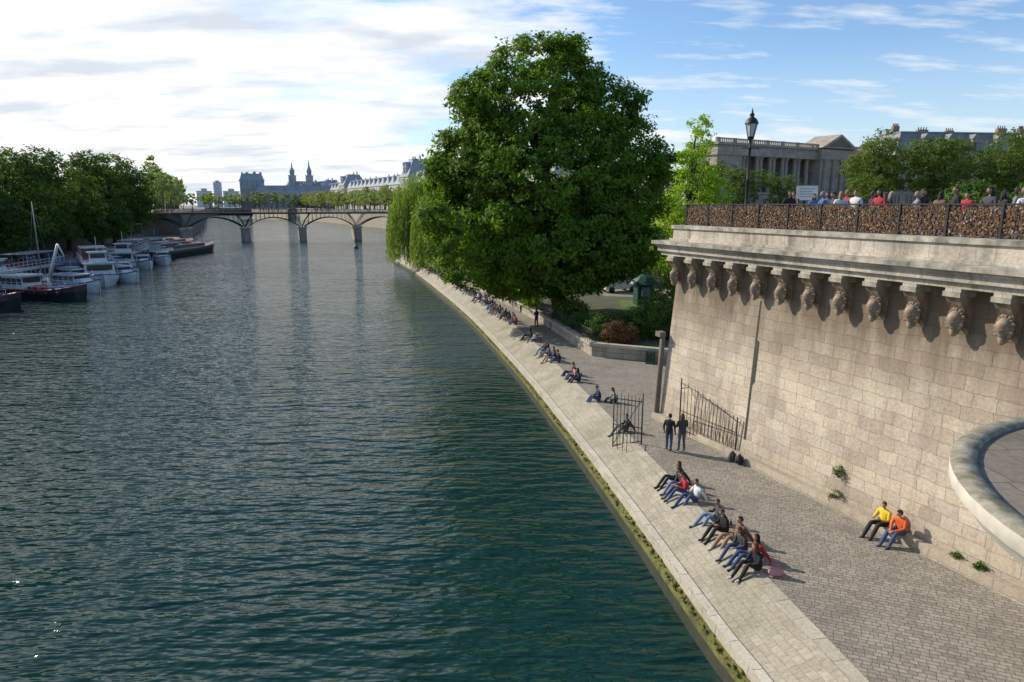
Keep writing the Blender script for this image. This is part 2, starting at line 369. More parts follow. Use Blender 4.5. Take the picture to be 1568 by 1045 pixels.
# ------------------------------------------------------------------ garden
G=[(11.2,46.1),(5.8,48.6),(4.6,54),(2.8,62.6),(-1.2,77),(-5.2,91),(-12.5,115),(-19,138)]
GR=[(-8,142),(22,112),(40,60),(36,44)]
gpoly=G+GR
mb=MB(); n=len(gpoly); zg=2.5
mb.add([(x,y,zg) for x,y in gpoly],[tuple(range(n))[::-1]],M['soil'])
mb.obj('garden_ground')
mb=MB()
mb.add([(x,y,1.6) for x,y in gpoly]+[(x,y,zg+.05) for x,y in gpoly],[(i,(i+1)%n,n+(i+1)%n,n+i) for i in range(n)],M['quaywall'])
for i in range(len(G)-1):
    mt,L=frame(G[i],G[i+1]); mb.box(-.1,L+.1,-.28,.22,zg+.02,zg+.22,M['kerb'],mt)
mb.obj('garden_retaining_wall')
mb=MB(); mb.add([(10,76,zg+.01),(26,72,zg+.01),(26,82,zg+.01),(10,84,zg+.01)],[(0,1,2,3)],M['gravel']); mb.obj('garden_path')
mb=MB(); mb.add([(10,60,zg+.02),(19,58,zg+.02),(20,70,zg+.02),(11.5,73,zg+.02)],[(0,1,2,3)],M['grass']); mb.obj('lawn')
mb=MB()
for i in range(1,len(G)-1):
    mt,L=frame(G[i],G[i+1]); k=0
    while k<L:
        mb.tube([mt@Vector((k,0,zg+.2)),mt@Vector((k,0,zg+1.15))],.018,M['iron'],5); k+=.5 if G[i][1]<70 else 1.5
    for zz_ in (.5,1.1): mb.tube([mt@Vector((0,0,zg+zz_)),mt@Vector((L,0,zg+zz_))],.02,M['iron'],5)
mb.obj('garden_iron_fence')
# ------------------------------------------------------------------ foliage
def quads_mesh(name,C,size,asp,shade,mat,trunk=None,normals=None):
    n=len(C); a=NR.normal(size=(n,3)); a/=np.linalg.norm(a,axis=1)[:,None]
    if normals is not None:
        nn=normals+NR.normal(size=(n,3))*.65; nn/=np.linalg.norm(nn,axis=1)[:,None]
        a=a-(a*nn).sum(1)[:,None]*nn; a/=np.linalg.norm(a,axis=1)[:,None]; b_=np.cross(nn,a)
    else:
        b_=np.cross(a,NR.normal(size=(n,3))); b_/=np.linalg.norm(b_,axis=1)[:,None]
    sz=(size*(.6+.8*NR.rand(n)))[:,None]
    a=a*sz; b_=b_*sz*asp; nrm=np.cross(a,b_); nrm/=np.linalg.norm(nrm,axis=1)[:,None]
    V=np.stack([C-a,C+b_*.9-a*.1+nrm*sz*.15,C+a,C-b_*.9-a*.1+nrm*sz*.15],1).reshape(-1,3)
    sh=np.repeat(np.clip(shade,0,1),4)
    nv=len(V)
    me=bpy.data.meshes.new(name)
    extra_v=[];extra_f=[]
    if trunk: extra_v=trunk.v; extra_f=trunk.f
    allv=np.concatenate([V,np.array(extra_v).reshape(-1,3)]) if extra_v else V
    me.vertices.add(len(allv)); me.vertices.foreach_set('co',allv.astype(np.float32).ravel())
    lv=np.arange(nv,dtype=np.int32); starts=np.arange(0,nv,4,dtype=np.int32); tot=np.full(n,4,np.int32)
    if extra_f:
        el=np.array([nv+k for f in extra_f for k in f],np.int32); et=np.array([len(f) for f in extra_f],np.int32)
        es=nv+np.concatenate([[0],np.cumsum(et)[:-1]]).astype(np.int32)
        lv=np.concatenate([lv,el]); starts=np.concatenate([starts,es]); tot=np.concatenate([tot,et])
    me.loops.add(len(lv)); me.loops.foreach_set('vertex_index',lv.astype(np.int32))
    me.polygons.add(len(starts)); me.polygons.foreach_set('loop_start',starts.astype(np.int32)); me.polygons.foreach_set('loop_total',tot.astype(np.int32))
    mi=np.zeros(len(starts),np.int32); mi[n:]=1; me.materials.append(mat); me.materials.append(M['bark'])
    me.polygons.foreach_set('material_index',mi)
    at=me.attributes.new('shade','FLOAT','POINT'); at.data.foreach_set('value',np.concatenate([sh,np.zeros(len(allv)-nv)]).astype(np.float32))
    me.update(calc_edges=True); me.validate()
    return me
def crown_points(lobes,nclump,per,cr,inner=.25):
    lobes=np.array(lobes,float); w=(lobes[:,3]*lobes[:,5]+lobes[:,3]*lobes[:,4]); w/=w.sum()
    C=[];NN=[];SH=[];cnt=0
    while cnt<nclump:
        i=NR.choice(len(lobes),p=w); L=lobes[i]
        d=NR.normal(size=3); d/=np.linalg.norm(d)
        deep=NR.rand()<inner
        rr=(.45+.35*NR.rand()) if deep else (.86+.14*NR.rand())
        p=L[:3]+d*L[3:6]*rr
        if not deep:
            q=((p-lobes[:,:3])/lobes[:,3:6]); q=np.sqrt((q**2).sum(1)); q[i]=9
            if q.min()<.80: continue
        cnt+=1
        k=int(per*(.6+.8*NR.rand()))
        off_=np.clip(NR.normal(size=(k,3)),-1.7,1.7)*cr*np.array([1,1,.6])*(.5+.7*NR.rand())
        nrm=d/L[3:6]; nrm/=np.linalg.norm(nrm)
        C.append(p+off_); NN.append(np.repeat((nrm+np.array([0,0,.35]))[None],k,0))
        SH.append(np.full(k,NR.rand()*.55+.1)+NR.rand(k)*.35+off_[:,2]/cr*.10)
    return np.concatenate(C),np.concatenate(NN),np.concatenate(SH)
def trunk_mb(base,top,r,lobes,nb=9,bark=None):
    t=MB(); b0=Vector(base); tp=Vector(top); mid=b0.lerp(tp,.5)+Vector((R.uniform(-.3,.3),R.uniform(-.3,.3),0))
    t.tube([b0-Vector((0,0,.3)),b0+Vector((0,0,.5)),mid,tp],[r*1.35,r,r*.8,r*.35],M['bark'],9)
    for i in range(nb):
        L=R.choice(lobes); s=b0.lerp(tp,R.uniform(.35,.85)); e=Vector((L[0]+R.uniform(-.5,.5)*L[3],L[1]+R.uniform(-.5,.5)*L[4],L[2]+R.uniform(-.3,.5)*L[5]))
        m_=s.lerp(e,.5)+Vector((0,0,R.uniform(.2,1)))
        t.tube([s,m_,e],[r*.4,r*.25,r*.07],M['bark'],6)
    return t
def tree_mesh(name,lobes,nclump,per,cr,leaf,mat,base,top,r,inner=.25,nb=9,asp=.55):
    C,NN,SH=crown_points(lobes,nclump,per,cr,inner)
    return quads_mesh(name,C,leaf,asp,SH,mat,trunk_mb(base,top,r,lobes,nb),normals=NN)
def put(name,me,loc=(0,0,0),rz=0,sc=(1,1,1)):
    o=link(bpy.data.objects.new(name,me)); o.location=loc; o.rotation_euler=(0,0,rz); o.scale=sc; return o
# the big chestnut
core=[(2.6,64,13.8,9.4,8.5,8.8),(2.3,64,20.6,6.3,6,6.4),(6.8,65,19.6,4.8,4.2,5.0),(9.6,66,15.6,4.8,5,5.6),(-3.0,62,10.0,4.8,5,5.1),(3.0,60.8,8.7,6.8,5.5,4.4),(7.6,62.5,9.4,4.4,5,4.2),(-2.4,64,16.4,4.7,5,4.6)]
lob=list(core)
for i in range(54):
    d=NR.normal(size=3); d/=np.linalg.norm(d); L=core[NR.randint(0,8)]
    s=1.0+NR.rand()*1.3
    lob.append((L[0]+d[0]*(L[3]-s*.35),L[1]+d[1]*(L[4]-s*.35),max(6.1,L[2]+d[2]*(L[5]-s*.35)),s*1.15,s*1.15,s*.9))
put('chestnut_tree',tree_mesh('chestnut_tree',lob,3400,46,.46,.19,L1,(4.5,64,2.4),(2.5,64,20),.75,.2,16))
yl=[(19.6,75,12,3.6,3.4,3.6),(19.4,75,15.6,2.5,2.3,3.4),(19.7,75,18.8,1.5,1.3,3.0),(17.0,73,8.6,3.4,3,3.4),(21.8,75,9.6,3.2,3,3.2),(16.2,72,11.8,2.4,2.2,2.6),(21.4,75,13.6,2.0,1.8,2),(18.2,74,16.8,1.2,1.2,1.4)]
put('young_maple_tree',tree_mesh('young_maple_tree',yl,700,32,.34,.15,L3,(18.6,75,2.4),(19.4,75,19.5),.25,.3,18))
def gen_tree(name,h,rad,mat,ncl,per,leaf,seed,cr=.6,low=.36):
    rr=random.Random(seed); lo=[(0,0,h*.58,rad*.78,rad*.78,h*.32)]
    for i in range(12):
        a=rr.uniform(0,6.28); q=rr.uniform(.35,.68)*rad; s=rr.uniform(.28,.46)*rad
        lo.append((math.cos(a)*q,math.sin(a)*q,h*rr.uniform(low,.84),s,s,s*rr.uniform(.7,1.05)))
    return tree_mesh(name,lo,ncl,per,cr,leaf,mat,(0,0,0),(0,0,h*.75),rad*.055+.08,.3,10)
bank1=gen_tree('bank_tree_a',23,10,L6,700,30,.30,1,.8,.24); bank2=gen_tree('bank_tree_b',19,9,L6,640,30,.30,2,.75,.24)
plane1=gen_tree('plane_a',17.5,6.4,L2,420,24,.22,3,.5); plane2=gen_tree('plane_b',16.5,6.0,L2,400,24,.22,4,.5)
park1=gen_tree('park_a',13,5,L8,340,24,.20,5,.5,.25)
for i,(x,y,z,sx_,sz_) in enumerate([(-99,172,2.2,1.05,1.08),(-97,148,2.2,1,.94),(-91,126,2.2,1,.98),(-88,106,2.2,.95,.93),(-108,150,6,.9,.80),(-116,200,5,1,.95),(-90,92,2.2,.95,.88),(-103,160,2.2,.9,.8),(-93,136,2.2,.8,.75),(-101,118,9,1,.72),(-106,186,3,.85,.8),(-98,100,9,.95,.68),(-89,117,2.2,.7,.62),(-95,160,2.2,.7,.6)]):
    put('riverside_tree',(bank1,bank2)[i%2],(x,y,z),i*1.37,(sx_,sx_,sz_))
for i,(x,y,s) in enumerate([(66,127,.98),(75,122,1.0),(84,117,.96),(93,112,1.0),(102,107,1.0),(70,136,.9),(112,104,1.05),(90,128,.95),(80,132,.95),(101,122,1.0),(112,118,1.0)]):
    put('plane_tree',(plane1,plane2)[i%2],(x,y,9),i*1.3,(s,s,s*.98))
for i,(x,y,z,s) in enumerate([(50,150,9,.75),(43,156,9,.78),(36,162,9,.7),(57,148,9,.6)]):
    put('plane_tree',(plane2,plane1)[i%2],(x,y,z),i*1.7+.4,(s,s,s))
for i,(x,y,s) in enumerate([(14,88,.8),(22,86,.7),(9,92,.9),(-2,92,.85),(25,74,.55),(-8,108,.8),(4,110,.9),(16,105,.8),(28,88,.7),(17,66,.42),(19,82,.6)]):
    put('garden_tree',park1,(x,y,2.4),i*1.1,(s,s,s))
def shrub(name,lobes,ncl,per,leaf,mat,cr=.3):
    C,NN,SH=crown_points(lobes,ncl,per,cr,.25); C[:,2]=np.maximum(C[:,2],lobes[0][2]-lobes[0][5])
    t=MB(); c=lobes[0]
    for i in range(5):
        t.tube([(c[0]+R.uniform(-.2,.2)*c[3],c[1]+R.uniform(-.2,.2)*c[4],c[2]-c[5]-.05),(c[0]+R.uniform(-.6,.6)*c[3],c[1]+R.uniform(-.6,.6)*c[4],c[2]+.2*c[5])],[.04*min(1,c[3]),.015*min(1,c[3])],M['bark'],5)
    put(name,quads_mesh(name,C,leaf,.6,SH,mat,t,normals=NN))
hl=[(6.6+i*.75,51.4+ (i%3)*.5-i*.15,3.4,.9,1.5,1.1+.12*(i%2)) for i in range(6)]
shrub('hedge',hl,300,26,.085,L8,.2)
shrub('red_leaved_shrub',[(7.6,49.3,3.3,1.05,.8,.85),(8.4,49.2,3.2,.8,.7,.7)],130,22,.075,L7,.18)
shrub('laurel_shrub',[(11,52,4.0,1.6,1.6,1.7),(12.5,51,3.6,1.2,1.2,1.2)],230,24,.10,L8,.25)
shrub('laurel_shrub',[(5.2,57,3.6,1.2,2.2,1.1),(4.8,60,3.5,1,1.8,1.0)],200,22,.10,L8,.25)
shrub('laurel_shrub',[(1.8,68,3.6,1.2,3,1.1),(-.2,74,3.5,1.2,3,1.0)],180,20,.13,L1,.28)
shrub('laurel_shrub',[(14,58,4.4,2.2,2,2.0),(17,56,4.6,2,2,2.2)],240,22,.13,L1,.3)
shrub('laurel_shrub',[(16,96,6,8,3,4),(28,92,6,6,3,4),(4,100,6,8,3,4)],500,24,.22,L1,.5)
for (x,y,s) in [(27,35,1.5),(30,33,1.7),(25,38,1.3),(33,40,1.8),(24,31,1.1)]:
    shrub('terrace_shrub',[(x,y,11.3+s*.9,s,s,s*.95)],150,24,.10,L8,.25)
def willow(name,c,rad,zt,zb,mat,ns=900):
    C=[];SH=[]
    for i in range(ns):
        a=NR.rand()*6.283; q=rad*math.sqrt(NR.rand()); x=c[0]+math.cos(a)*q; y=c[1]+math.sin(a)*q
        top=zb+(zt-zb)*(.35+.65*math.sqrt(max(0,1-(q/rad)**2)))*(.85+.2*NR.rand()); low=zb+(zt-zb)*(.0+.25*NR.rand()) if q>rad*.5 else zb+(zt-zb)*.45*NR.rand()+2
        s=NR.rand()*.6; z=top
        while z>low:
            C.append((x+NR.normal()*.12+math.cos(a)*(top-z)*.05,y+NR.normal()*.12+math.sin(a)*(top-z)*.05,z)); SH.append(s+NR.rand()*.35); z-=.38
    C=np.array(C); n=len(C); sz=.34
    dx=NR.normal(size=(n,2)); dx/=np.linalg.norm(dx,axis=1)[:,None]; side=np.concatenate([dx,np.zeros((n,1))],1)*.085; dn=np.concatenate([NR.normal(size=(n,2))*.08,np.full((n,1),-sz)],1)
    t=MB(); t.tube([(c[0],c[1],zb-.6),(c[0]+.3,c[1],zb+5),(c[0],c[1],zt-2)],[.5,.4,.12],M['bark'],8)
    for i in range(8):
        a=i*.8; t.tube([(c[0],c[1],zb+4+i*.4),(c[0]+math.cos(a)*rad*.4,c[1]+math.sin(a)*rad*.4,zb+9),(c[0]+math.cos(a)*rad*.7,c[1]+math.sin(a)*rad*.7,zb+9.5)],[.2,.12,.04],M['bark'],6)
    me=quads_mesh(name,C,np.full(n,.1),.5,np.array(SH),mat,t)
    V=np.stack([C-dn,C+side,C+dn,C-side],1).reshape(-1,3)
    co=np.empty(len(me.vertices)*3,np.float32); me.vertices.foreach_get('co',co); co=co.reshape(-1,3); co[:4*n]=V; me.vertices.foreach_set('co',co.ravel()); me.update()
    put(name,me)
willow('weeping_willow_tree',(-16.8,128),6.4,18.0,1.6,L4,800)
willow('weeping_willow_tree',(-11.5,116),5.6,16.5,2.0,L4,650)
def tree_row(name,pts,rad,z0,h,mat,leaf=.75,ncl=26,per=12):
    C=[];SH=[];NN=[]; t=MB()
    for (x,y) in pts:
        r_=rad*R.uniform(.75,1.2); hh=h*R.uniform(.8,1.12); x+=R.uniform(-1.5,1.5); y+=R.uniform(-1.5,1.5)
        c_,n_,s_=crown_points([(x,y,z0+hh*.62,r_,r_,hh*.36),(x+R.uniform(-1,1)*r_*.5,y,z0+hh*.8,r_*.6,r_*.6,hh*.25),(x+R.uniform(-1,1)*r_*.6,y,z0+hh*.5,r_*.6,r_*.6,hh*.22)],ncl,per,.8,.3)
        C.append(c_); NN.append(n_); SH.append(s_+R.uniform(-.2,.2)); t.tube([(x,y,z0-.3),(x+.2,y,z0+hh*.6)],[.35,.15],M['bark'],6)
    put(name,quads_mesh(name,np.concatenate(C),leaf,.6,np.concatenate(SH),mat,t,normals=np.concatenate(NN)))
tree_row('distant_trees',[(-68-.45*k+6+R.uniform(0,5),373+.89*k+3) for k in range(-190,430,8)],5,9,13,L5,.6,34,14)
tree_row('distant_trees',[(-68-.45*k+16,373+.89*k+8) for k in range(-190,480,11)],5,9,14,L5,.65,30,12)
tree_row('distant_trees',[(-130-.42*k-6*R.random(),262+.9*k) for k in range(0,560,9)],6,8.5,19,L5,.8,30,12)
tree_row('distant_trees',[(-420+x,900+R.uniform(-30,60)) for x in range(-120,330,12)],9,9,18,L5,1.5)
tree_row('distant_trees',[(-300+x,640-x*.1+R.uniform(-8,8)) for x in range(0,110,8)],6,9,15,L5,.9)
# ------------------------------------------------------------------ buildings
def building(name,p0,p1,depth,zb,ze,zr,floors,bays,inset=2.5,stone=None,roof=None,dorm=True,chim=6,wh=.62,glass=None,ch=None):
    stone=stone or M['stoneL']; roof=roof or M['slate']; glass=glass or M['glass']; ch=ch or M['brick']; mt,L=frame(p0,p1); E=empty(name)
    a=MB(); a.box(0,L,0,depth,zb,ze,stone)
    a.box(-.5,L+.5,-.5,depth+.5,ze,ze+.7,stone)
    fh=(ze-zb)/floors
    for f in range(1,floors): a.box(-.2,L+.2,-.22,0,zb+f*fh-.2,zb+f*fh+.15,stone)
    a.obj('walls',mt,E)
    a=MB(); bw=L/bays
    for i in range(bays):
        cx_=(i+.5)*bw; ww=min(bw*.22,1.0)
        for f in range(floors):
            z0=zb+f*fh+fh*.2; z1=z0+fh*wh
            a.box(cx_-ww,cx_+ww,-.04,.3,z0,z1,glass)
            a.box(cx_-ww-.25,cx_+ww+.25,-.16,-.0,z1,z1+.3,stone); a.box(cx_-ww-.25,cx_+ww+.25,-.16,0,z0-.22,z0,stone)
            a.box(cx_-.05,cx_+.05,-.09,-.04,z0,z1,M['white']); a.box(cx_-ww-.22,cx_-ww,-.1,0,z0,z1,stone); a.box(cx_+ww,cx_+ww+.22,-.1,0,z0,z1,stone)
    a.obj('windows',mt,E)
    a=MB(); a.frust((0,L,0,depth),ze+.7,(inset,L-inset,inset,depth-inset),zr,roof)
    a.box(inset-.2,L-inset+.2,inset-.2,depth-inset+.2,zr,zr+.35,roof)
    if dorm:
        for i in range(0,bays,1 if bays<14 else 2):
            cx_=(i+.5)*bw
            if cx_<inset+1 or cx_>L-inset-1: continue
            hz_=(zr-ze); a.box(cx_-.8,cx_+.8,.35,inset+.6,ze+.9,ze+.7+hz_*.6,stone); a.box(cx_-.5,cx_+.5,.28,.36,ze+1.1,ze+.6+hz_*.5,glass)
            a.frust((cx_-1,cx_+1,.2,inset+.6),ze+.7+hz_*.6,(cx_-.1,cx_+.1,.2,inset+.6),ze+1.1+hz_*.75,roof)
    for i in range(chim):
        x=L*(i+.5)/chim+R.uniform(-1,1)*L/chim*.35; y=depth*R.uniform(.35,.65); cw=R.uniform(.7,1.6); chh=R.uniform(1.2,2.4)
        a.box(x-cw,x+cw,y-.5,y+.5,zr-1,zr+chh,ch)
        for k in range(4): a.tube([(x-cw*.75+cw*.5*k,y,zr+chh),(x-cw*.75+cw*.5*k,y,zr+chh+.7)],.16,ch,6)
    a.obj('roof',mt,E); return E
def al(k,o_=0):
    return (-37-.451*k+.8925*o_,389+.8925*k+.451*o_)
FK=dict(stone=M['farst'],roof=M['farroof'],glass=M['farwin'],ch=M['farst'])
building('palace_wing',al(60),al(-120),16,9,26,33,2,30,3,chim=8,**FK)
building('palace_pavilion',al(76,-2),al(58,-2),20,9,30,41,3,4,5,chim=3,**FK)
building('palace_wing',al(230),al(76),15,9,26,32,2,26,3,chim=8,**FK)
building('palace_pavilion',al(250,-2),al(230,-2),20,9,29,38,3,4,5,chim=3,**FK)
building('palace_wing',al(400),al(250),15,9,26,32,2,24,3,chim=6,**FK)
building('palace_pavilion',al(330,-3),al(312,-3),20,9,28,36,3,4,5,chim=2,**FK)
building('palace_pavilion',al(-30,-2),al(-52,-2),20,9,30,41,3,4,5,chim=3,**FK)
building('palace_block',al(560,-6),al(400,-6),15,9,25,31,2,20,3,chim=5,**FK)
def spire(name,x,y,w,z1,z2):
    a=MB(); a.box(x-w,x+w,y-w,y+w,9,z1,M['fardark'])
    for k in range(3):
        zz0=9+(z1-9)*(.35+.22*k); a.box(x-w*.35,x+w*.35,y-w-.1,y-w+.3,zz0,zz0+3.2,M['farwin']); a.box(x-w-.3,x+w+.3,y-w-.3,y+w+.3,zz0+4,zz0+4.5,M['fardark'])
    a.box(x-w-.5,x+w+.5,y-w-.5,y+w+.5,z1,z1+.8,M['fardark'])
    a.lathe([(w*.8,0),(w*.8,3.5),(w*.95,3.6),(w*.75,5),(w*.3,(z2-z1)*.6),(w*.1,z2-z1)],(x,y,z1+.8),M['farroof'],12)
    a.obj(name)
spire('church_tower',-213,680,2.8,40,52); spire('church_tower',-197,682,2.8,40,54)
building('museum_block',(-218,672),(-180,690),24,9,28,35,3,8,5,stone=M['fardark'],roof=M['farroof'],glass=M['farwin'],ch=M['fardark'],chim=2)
building('dark_pavilion',(-252,648),(-232,656),24,9,35,41,4,5,2,stone=M['fardark'],roof=M['farroof'],glass=M['farwin'],ch=M['fardark'],dorm=False,chim=4)
building('palace_block',(-236,642),(-150,654),12,9,24,30,2,16,3,chim=5,**FK)
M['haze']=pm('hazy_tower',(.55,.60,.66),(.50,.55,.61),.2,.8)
for i,(x,y,w,h_) in enumerate([(-520,1180,9,36),(-505,1200,5,50),(-478,1190,10,36),(-450,1200,7,42)]):
    a=MB(); a.box(x-w,x+w,y-w,y+w,9,h_,M['haze'])
    for k in range(9,int(h_),4): a.box(x-w-.2,x+w+.2,y-w-.2,y+w,k+1.5,k+3,M['farst'])
    a.box(x-w*.4,x+w*.4,y-3,y+3,h_,h_+4,M['haze']); a.obj('office_tower')
mt,L=frame((50,172),(140,226)); E=empty('colonnade_palace')
a=MB(); st=M['stoneL']
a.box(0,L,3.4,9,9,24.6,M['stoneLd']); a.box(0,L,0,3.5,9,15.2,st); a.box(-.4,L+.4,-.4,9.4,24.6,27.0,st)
a.box(-.9,L+.9,-1.0,10,27.0,27.6,st); a.box(0,9,0,3.5,15.2,24.6,st); a.box(-.2,L+.2,-.25,3.6,15.2,15.7,st)
a.box(0,L,.3,.8,28.5,28.75,st)
x=0.0
while x<L:
    a.box(x,x+.28,.4,.7,27.6,28.5,st); x+=.75 if (int(x)%6) else .6
for k in range(0,int(L),6): a.box(k,k+.9,.25,.85,27.6,28.8,st)
a.box(38,52,-1.6,3.5,9,24.6,st); a.box(37.6,52.4,-2.0,4,24.62,27.2,st)
a.add([(37,-2.4,27.6),(53,-2.4,27.6),(45,-2.4,31.4),(37,6,27.6),(53,6,27.6),(45,6,31.4)],[(0,1,2),(3,5,4),(0,2,5,3),(1,4,5,2),(0,3,4,1)],st)
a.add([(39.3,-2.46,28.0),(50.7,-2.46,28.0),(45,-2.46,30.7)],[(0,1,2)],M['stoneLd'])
a.obj('walls',mt,E)
a=MB(); x=10.5
while x<L-1:
    for dx in (0,1.5):
        if 36.5<x+dx<53.5: continue
        a.lathe([(.85,0),(.85,.35),(.62,.5),(.62,4),(.52,8.1),(.8,8.7),(.85,8.9)],(x+dx,1.0,15.7),st,12)
    if not 36<x<53: a.box(x+2.6,x+3.6,3.3,3.41,17,21.5,M['glass'])
    x+=5.0
for k in range(4):
    a.lathe([(.85,0),(.85,.35),(.62,.5),(.62,4),(.52,8.1),(.8,8.7),(.85,8.9)],(39.5+k*3.7,-1.9,15.7),st,12)
a.obj('columns',mt,E)
a=MB(); x=2.5
while x<L-1:
    a.box(x-.6,x+.6,-.04,.3,10.8,14,M['glass']); a.box(x-.9,x+.9,-.15,0,14,14.3,st); x+=4
for xx in (2.2,6.6): a.box(xx-.7,xx+.7,-.05,.3,17,22,M['glass']); a.box(xx-1,xx+1,-.3,0,22,22.4,st)
a.obj('windows',mt,E)
building('apartment_building',(101,186),(150,192),16,9,25.5,31.5,5,14,3.5,roof=M['zinc'],chim=5)
building('apartment_building',(151,188),(220,200),16,9,27.0,33.5,5,18,3.5,roof=M['slate'],chim=7)
building('apartment_building',(150,150),(240,150),16,9,26,31,5,20,3.5,roof=M['zinc'],chim=9)
building('apartment_building',(-125,90),(-135,150),14,9,20,25,3,12,3,stone=M['darkst'],chim=4)
# ------------------------------------------------------------------ footbridge
def fbridge():
    E=empty('steel_arch_footbridge'); P=[(-131.5,234),(-3,276)]
    mt,L=frame(P[0],P[-1]); k=L/7; hw=5.0; zd=9.9
    a=MB(); a.box(-14,L+30,-hw,hw,zd-.35,zd,M['deck']); a.box(-14,L+30,-hw-.15,-hw,zd-.5,zd+.05,M['steel']); a.box(-14,L+30,hw,hw+.15,zd-.5,zd+.05,M['steel'])
    a.obj('deck',mt,E)
    a=MB()
    for i in range(1,7):
        x=i*k
        a.box(x-1.3,x+1.3,-6,6,-2,4.3,M['quaywall']); a.add([(x-1.3,-6,-2),(x+1.3,-6,-2),(x,-8,-2),(x-1.3,-6,4.0),(x+1.3,-6,4.0),(x,-8,4.0)],[(0,2,1),(3,4,5),(0,3,5,2),(2,5,4,1)],M['quaywall'])
        a.box(x-1.6,x+1.6,-6.3,6.3,4.3,4.8,M['kerb'])
    a.obj('piers',mt,E)
    a=MB()
    for y in (-4.3,0,4.3):
        for i in range(7):
            pts=[]
            for q in range(13):
                t=q/12; pts.append((i*k+.8+(k-1.6)*t,y,4.9+3.3*(1-(2*t-1)**2)))
            a.tube(pts,.15,M['steel'],6)
            for q in range(1,12):
                p=pts[q]
                if p[2]<8.9: a.tube([p,(p[0],y,zd-.3)],.045,M['steel'],4)
            for dx in (-3.0,3.0):
                a.tube([(i*k,y,4.8),(i*k+dx*.4,y,7.4),(i*k+dx,y,zd-.3)],.10,M['steel'],5)
    a.obj('arches',mt,E)
    a=MB()
    for y in (-hw,hw):
        for z in (.25,.6,.95,1.15): a.tube([(-14,y,zd+z),(L+30,y,zd+z)],.03,M['steel'],4)
        x=-14
        while x<L+30: a.box(x-.04,x+.04,y-.04,y+.04,zd,zd+1.2,M['steel']); x+=1.8
        x=-10
        while x<L+20: a.tube([(x,y,zd),(x,y,zd+3.4)],[.09,.05],M['steel'],5); a.ball((x,y,zd+3.6),(.22,.22,.28),M['lampglass'],8,6); x+=k
    a.obj('railings',mt,E)
    return mt,L
FB,FL=fbridge()
# ------------------------------------------------------------------ terrace wall with corbels
TM=Matrix(((.374,.927,0,7.6),(-.927,.374,0,33.8),(0,0,1,0),(0,0,0,1)))
TE=empty('terrace_wall')
def tobj(a,n,par=TE):
    o=a.obj(n,TM); 
    if par: o.parent=par
    return o
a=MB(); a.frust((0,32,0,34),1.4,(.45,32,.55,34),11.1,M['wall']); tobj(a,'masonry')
a=MB()
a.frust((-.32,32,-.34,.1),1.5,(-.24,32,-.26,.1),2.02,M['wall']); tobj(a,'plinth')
a=MB()
def ring(x0,y0,z0,z1,mat,th=1.6):
    a.box(x0,32,y0,y0+th,z0,z1,mat); a.box(x0,x0+th,y0+th,30,z0,z1,mat)
ring(-.22,-.14,10.10,10.30,M['cornice'],1.5); ring(-.36,-.28,10.30,10.52,M['cornice']); ring(-.44,-.36,10.52,10.64,M['cornice']); ring(-.58,-.52,10.64,10.80,M['ctop'])
ring(.02,.10,10.80,10.92,M['cornice'],1.2)
ring(.16,.24,10.92,11.38,M['cornice'],.9); ring(.08,.16,11.38,11.55,M['ctop'],1.05)
tobj(a,'cornice')
def corbel():
    c=MB(); w=.22
    prof=[(.6,8.65),(.40,8.7),(.28,8.95),(.20,9.25),(.06,9.5),(-.08,9.68),(-.16,9.85),(.6,9.85)]
    vs=[(-w,y,z) for y,z in prof]+[(w,y,z) for y,z in prof]; n=len(prof)
    c.add(vs,[tuple(range(n))[::-1],tuple(range(n,2*n))]+[(i,(i+1)%n,n+(i+1)%n,n+i) for i in range(n)],M['corbel'])
    c.box(-w-.05,w+.05,-.24,.6,9.85,10.0,M['ctop']); c.box(-w-.02,w+.02,-.18,.6,10.0,10.10,M['cornice'])
    def fn(p,q):
        k=Vector(q)
        if p.y<0:
            k.y+= -.05*math.exp(-((p.x/.18)**2+((p.z+.05)/.28)**2))+.04*math.exp(-(((abs(p.x)-.38)/.16)**2+((p.z-.2)/.14)**2))-.03*math.exp(-((p.z-.42)/.12)**2)
            k.y+= .05*math.exp(-((p.x/.3)**2+((p.z+.45)/.08)**2))
        if p.z<-.4: k.x*=.85
        return k
    c.ball((0,.10,9.12),(.21,.24,.33),M['corbel'],18,16,fn)
    for i in range(18):
        t=i/18*2*math.pi; c.ball((.22*math.cos(t),.09+.03*math.sin(3*t),9.14+.33*math.sin(t)),(.055+.025*(i%2),.08,.07),M['corbel'],6,5)
    c.ball((0,.06,8.80),(.10,.12,.17),M['corbel'],8,6)
    for sg in (-1,1): c.ball((sg*.08,.1,8.84),(.06,.1,.14),M['corbel'],6,5)
    return c.mesh('corbel')
cm=corbel(); s=.62
while s<31:
    o=link(bpy.data.objects.new('corbel',cm)); o.matrix_world=TM@Matrix.Translation((s,0,0)); o.parent=TE; s+=1.42
s=1.6
while s<12:
    o=link(bpy.data.objects.new('corbel',cm)); o.matrix_world=TM@Matrix.Translation((0,s,0))@Matrix.Rotation(-math.pi/2,4,'Z'); o.parent=TE; s+=1.42
a=MB(); a.box(.6,32,.7,34,11.1,11.3,M['gravel']); tobj(a,'terrace_floor')
a=MB(); a.tube([(-.10,-.12,1.7),(-.03,-.06,4.2),(.02,0,6.2)],.13,M['quaydark'],8); a.box(-.30,.12,-.24,.1,6.0,6.25,M['quaydark']); tobj(a,'drain_pipe',None)
def wy(z): return .55*(z-1.4)/9.7
a=MB(); pts=[(6.26,8.6),(6.36,8.6),(6.34,7.0),(6.50,6.9),(6.50,5.2),(6.36,5.0),(6.36,2.6),(6.22,2.6),(6.24,5.0),(6.24,7.0)]
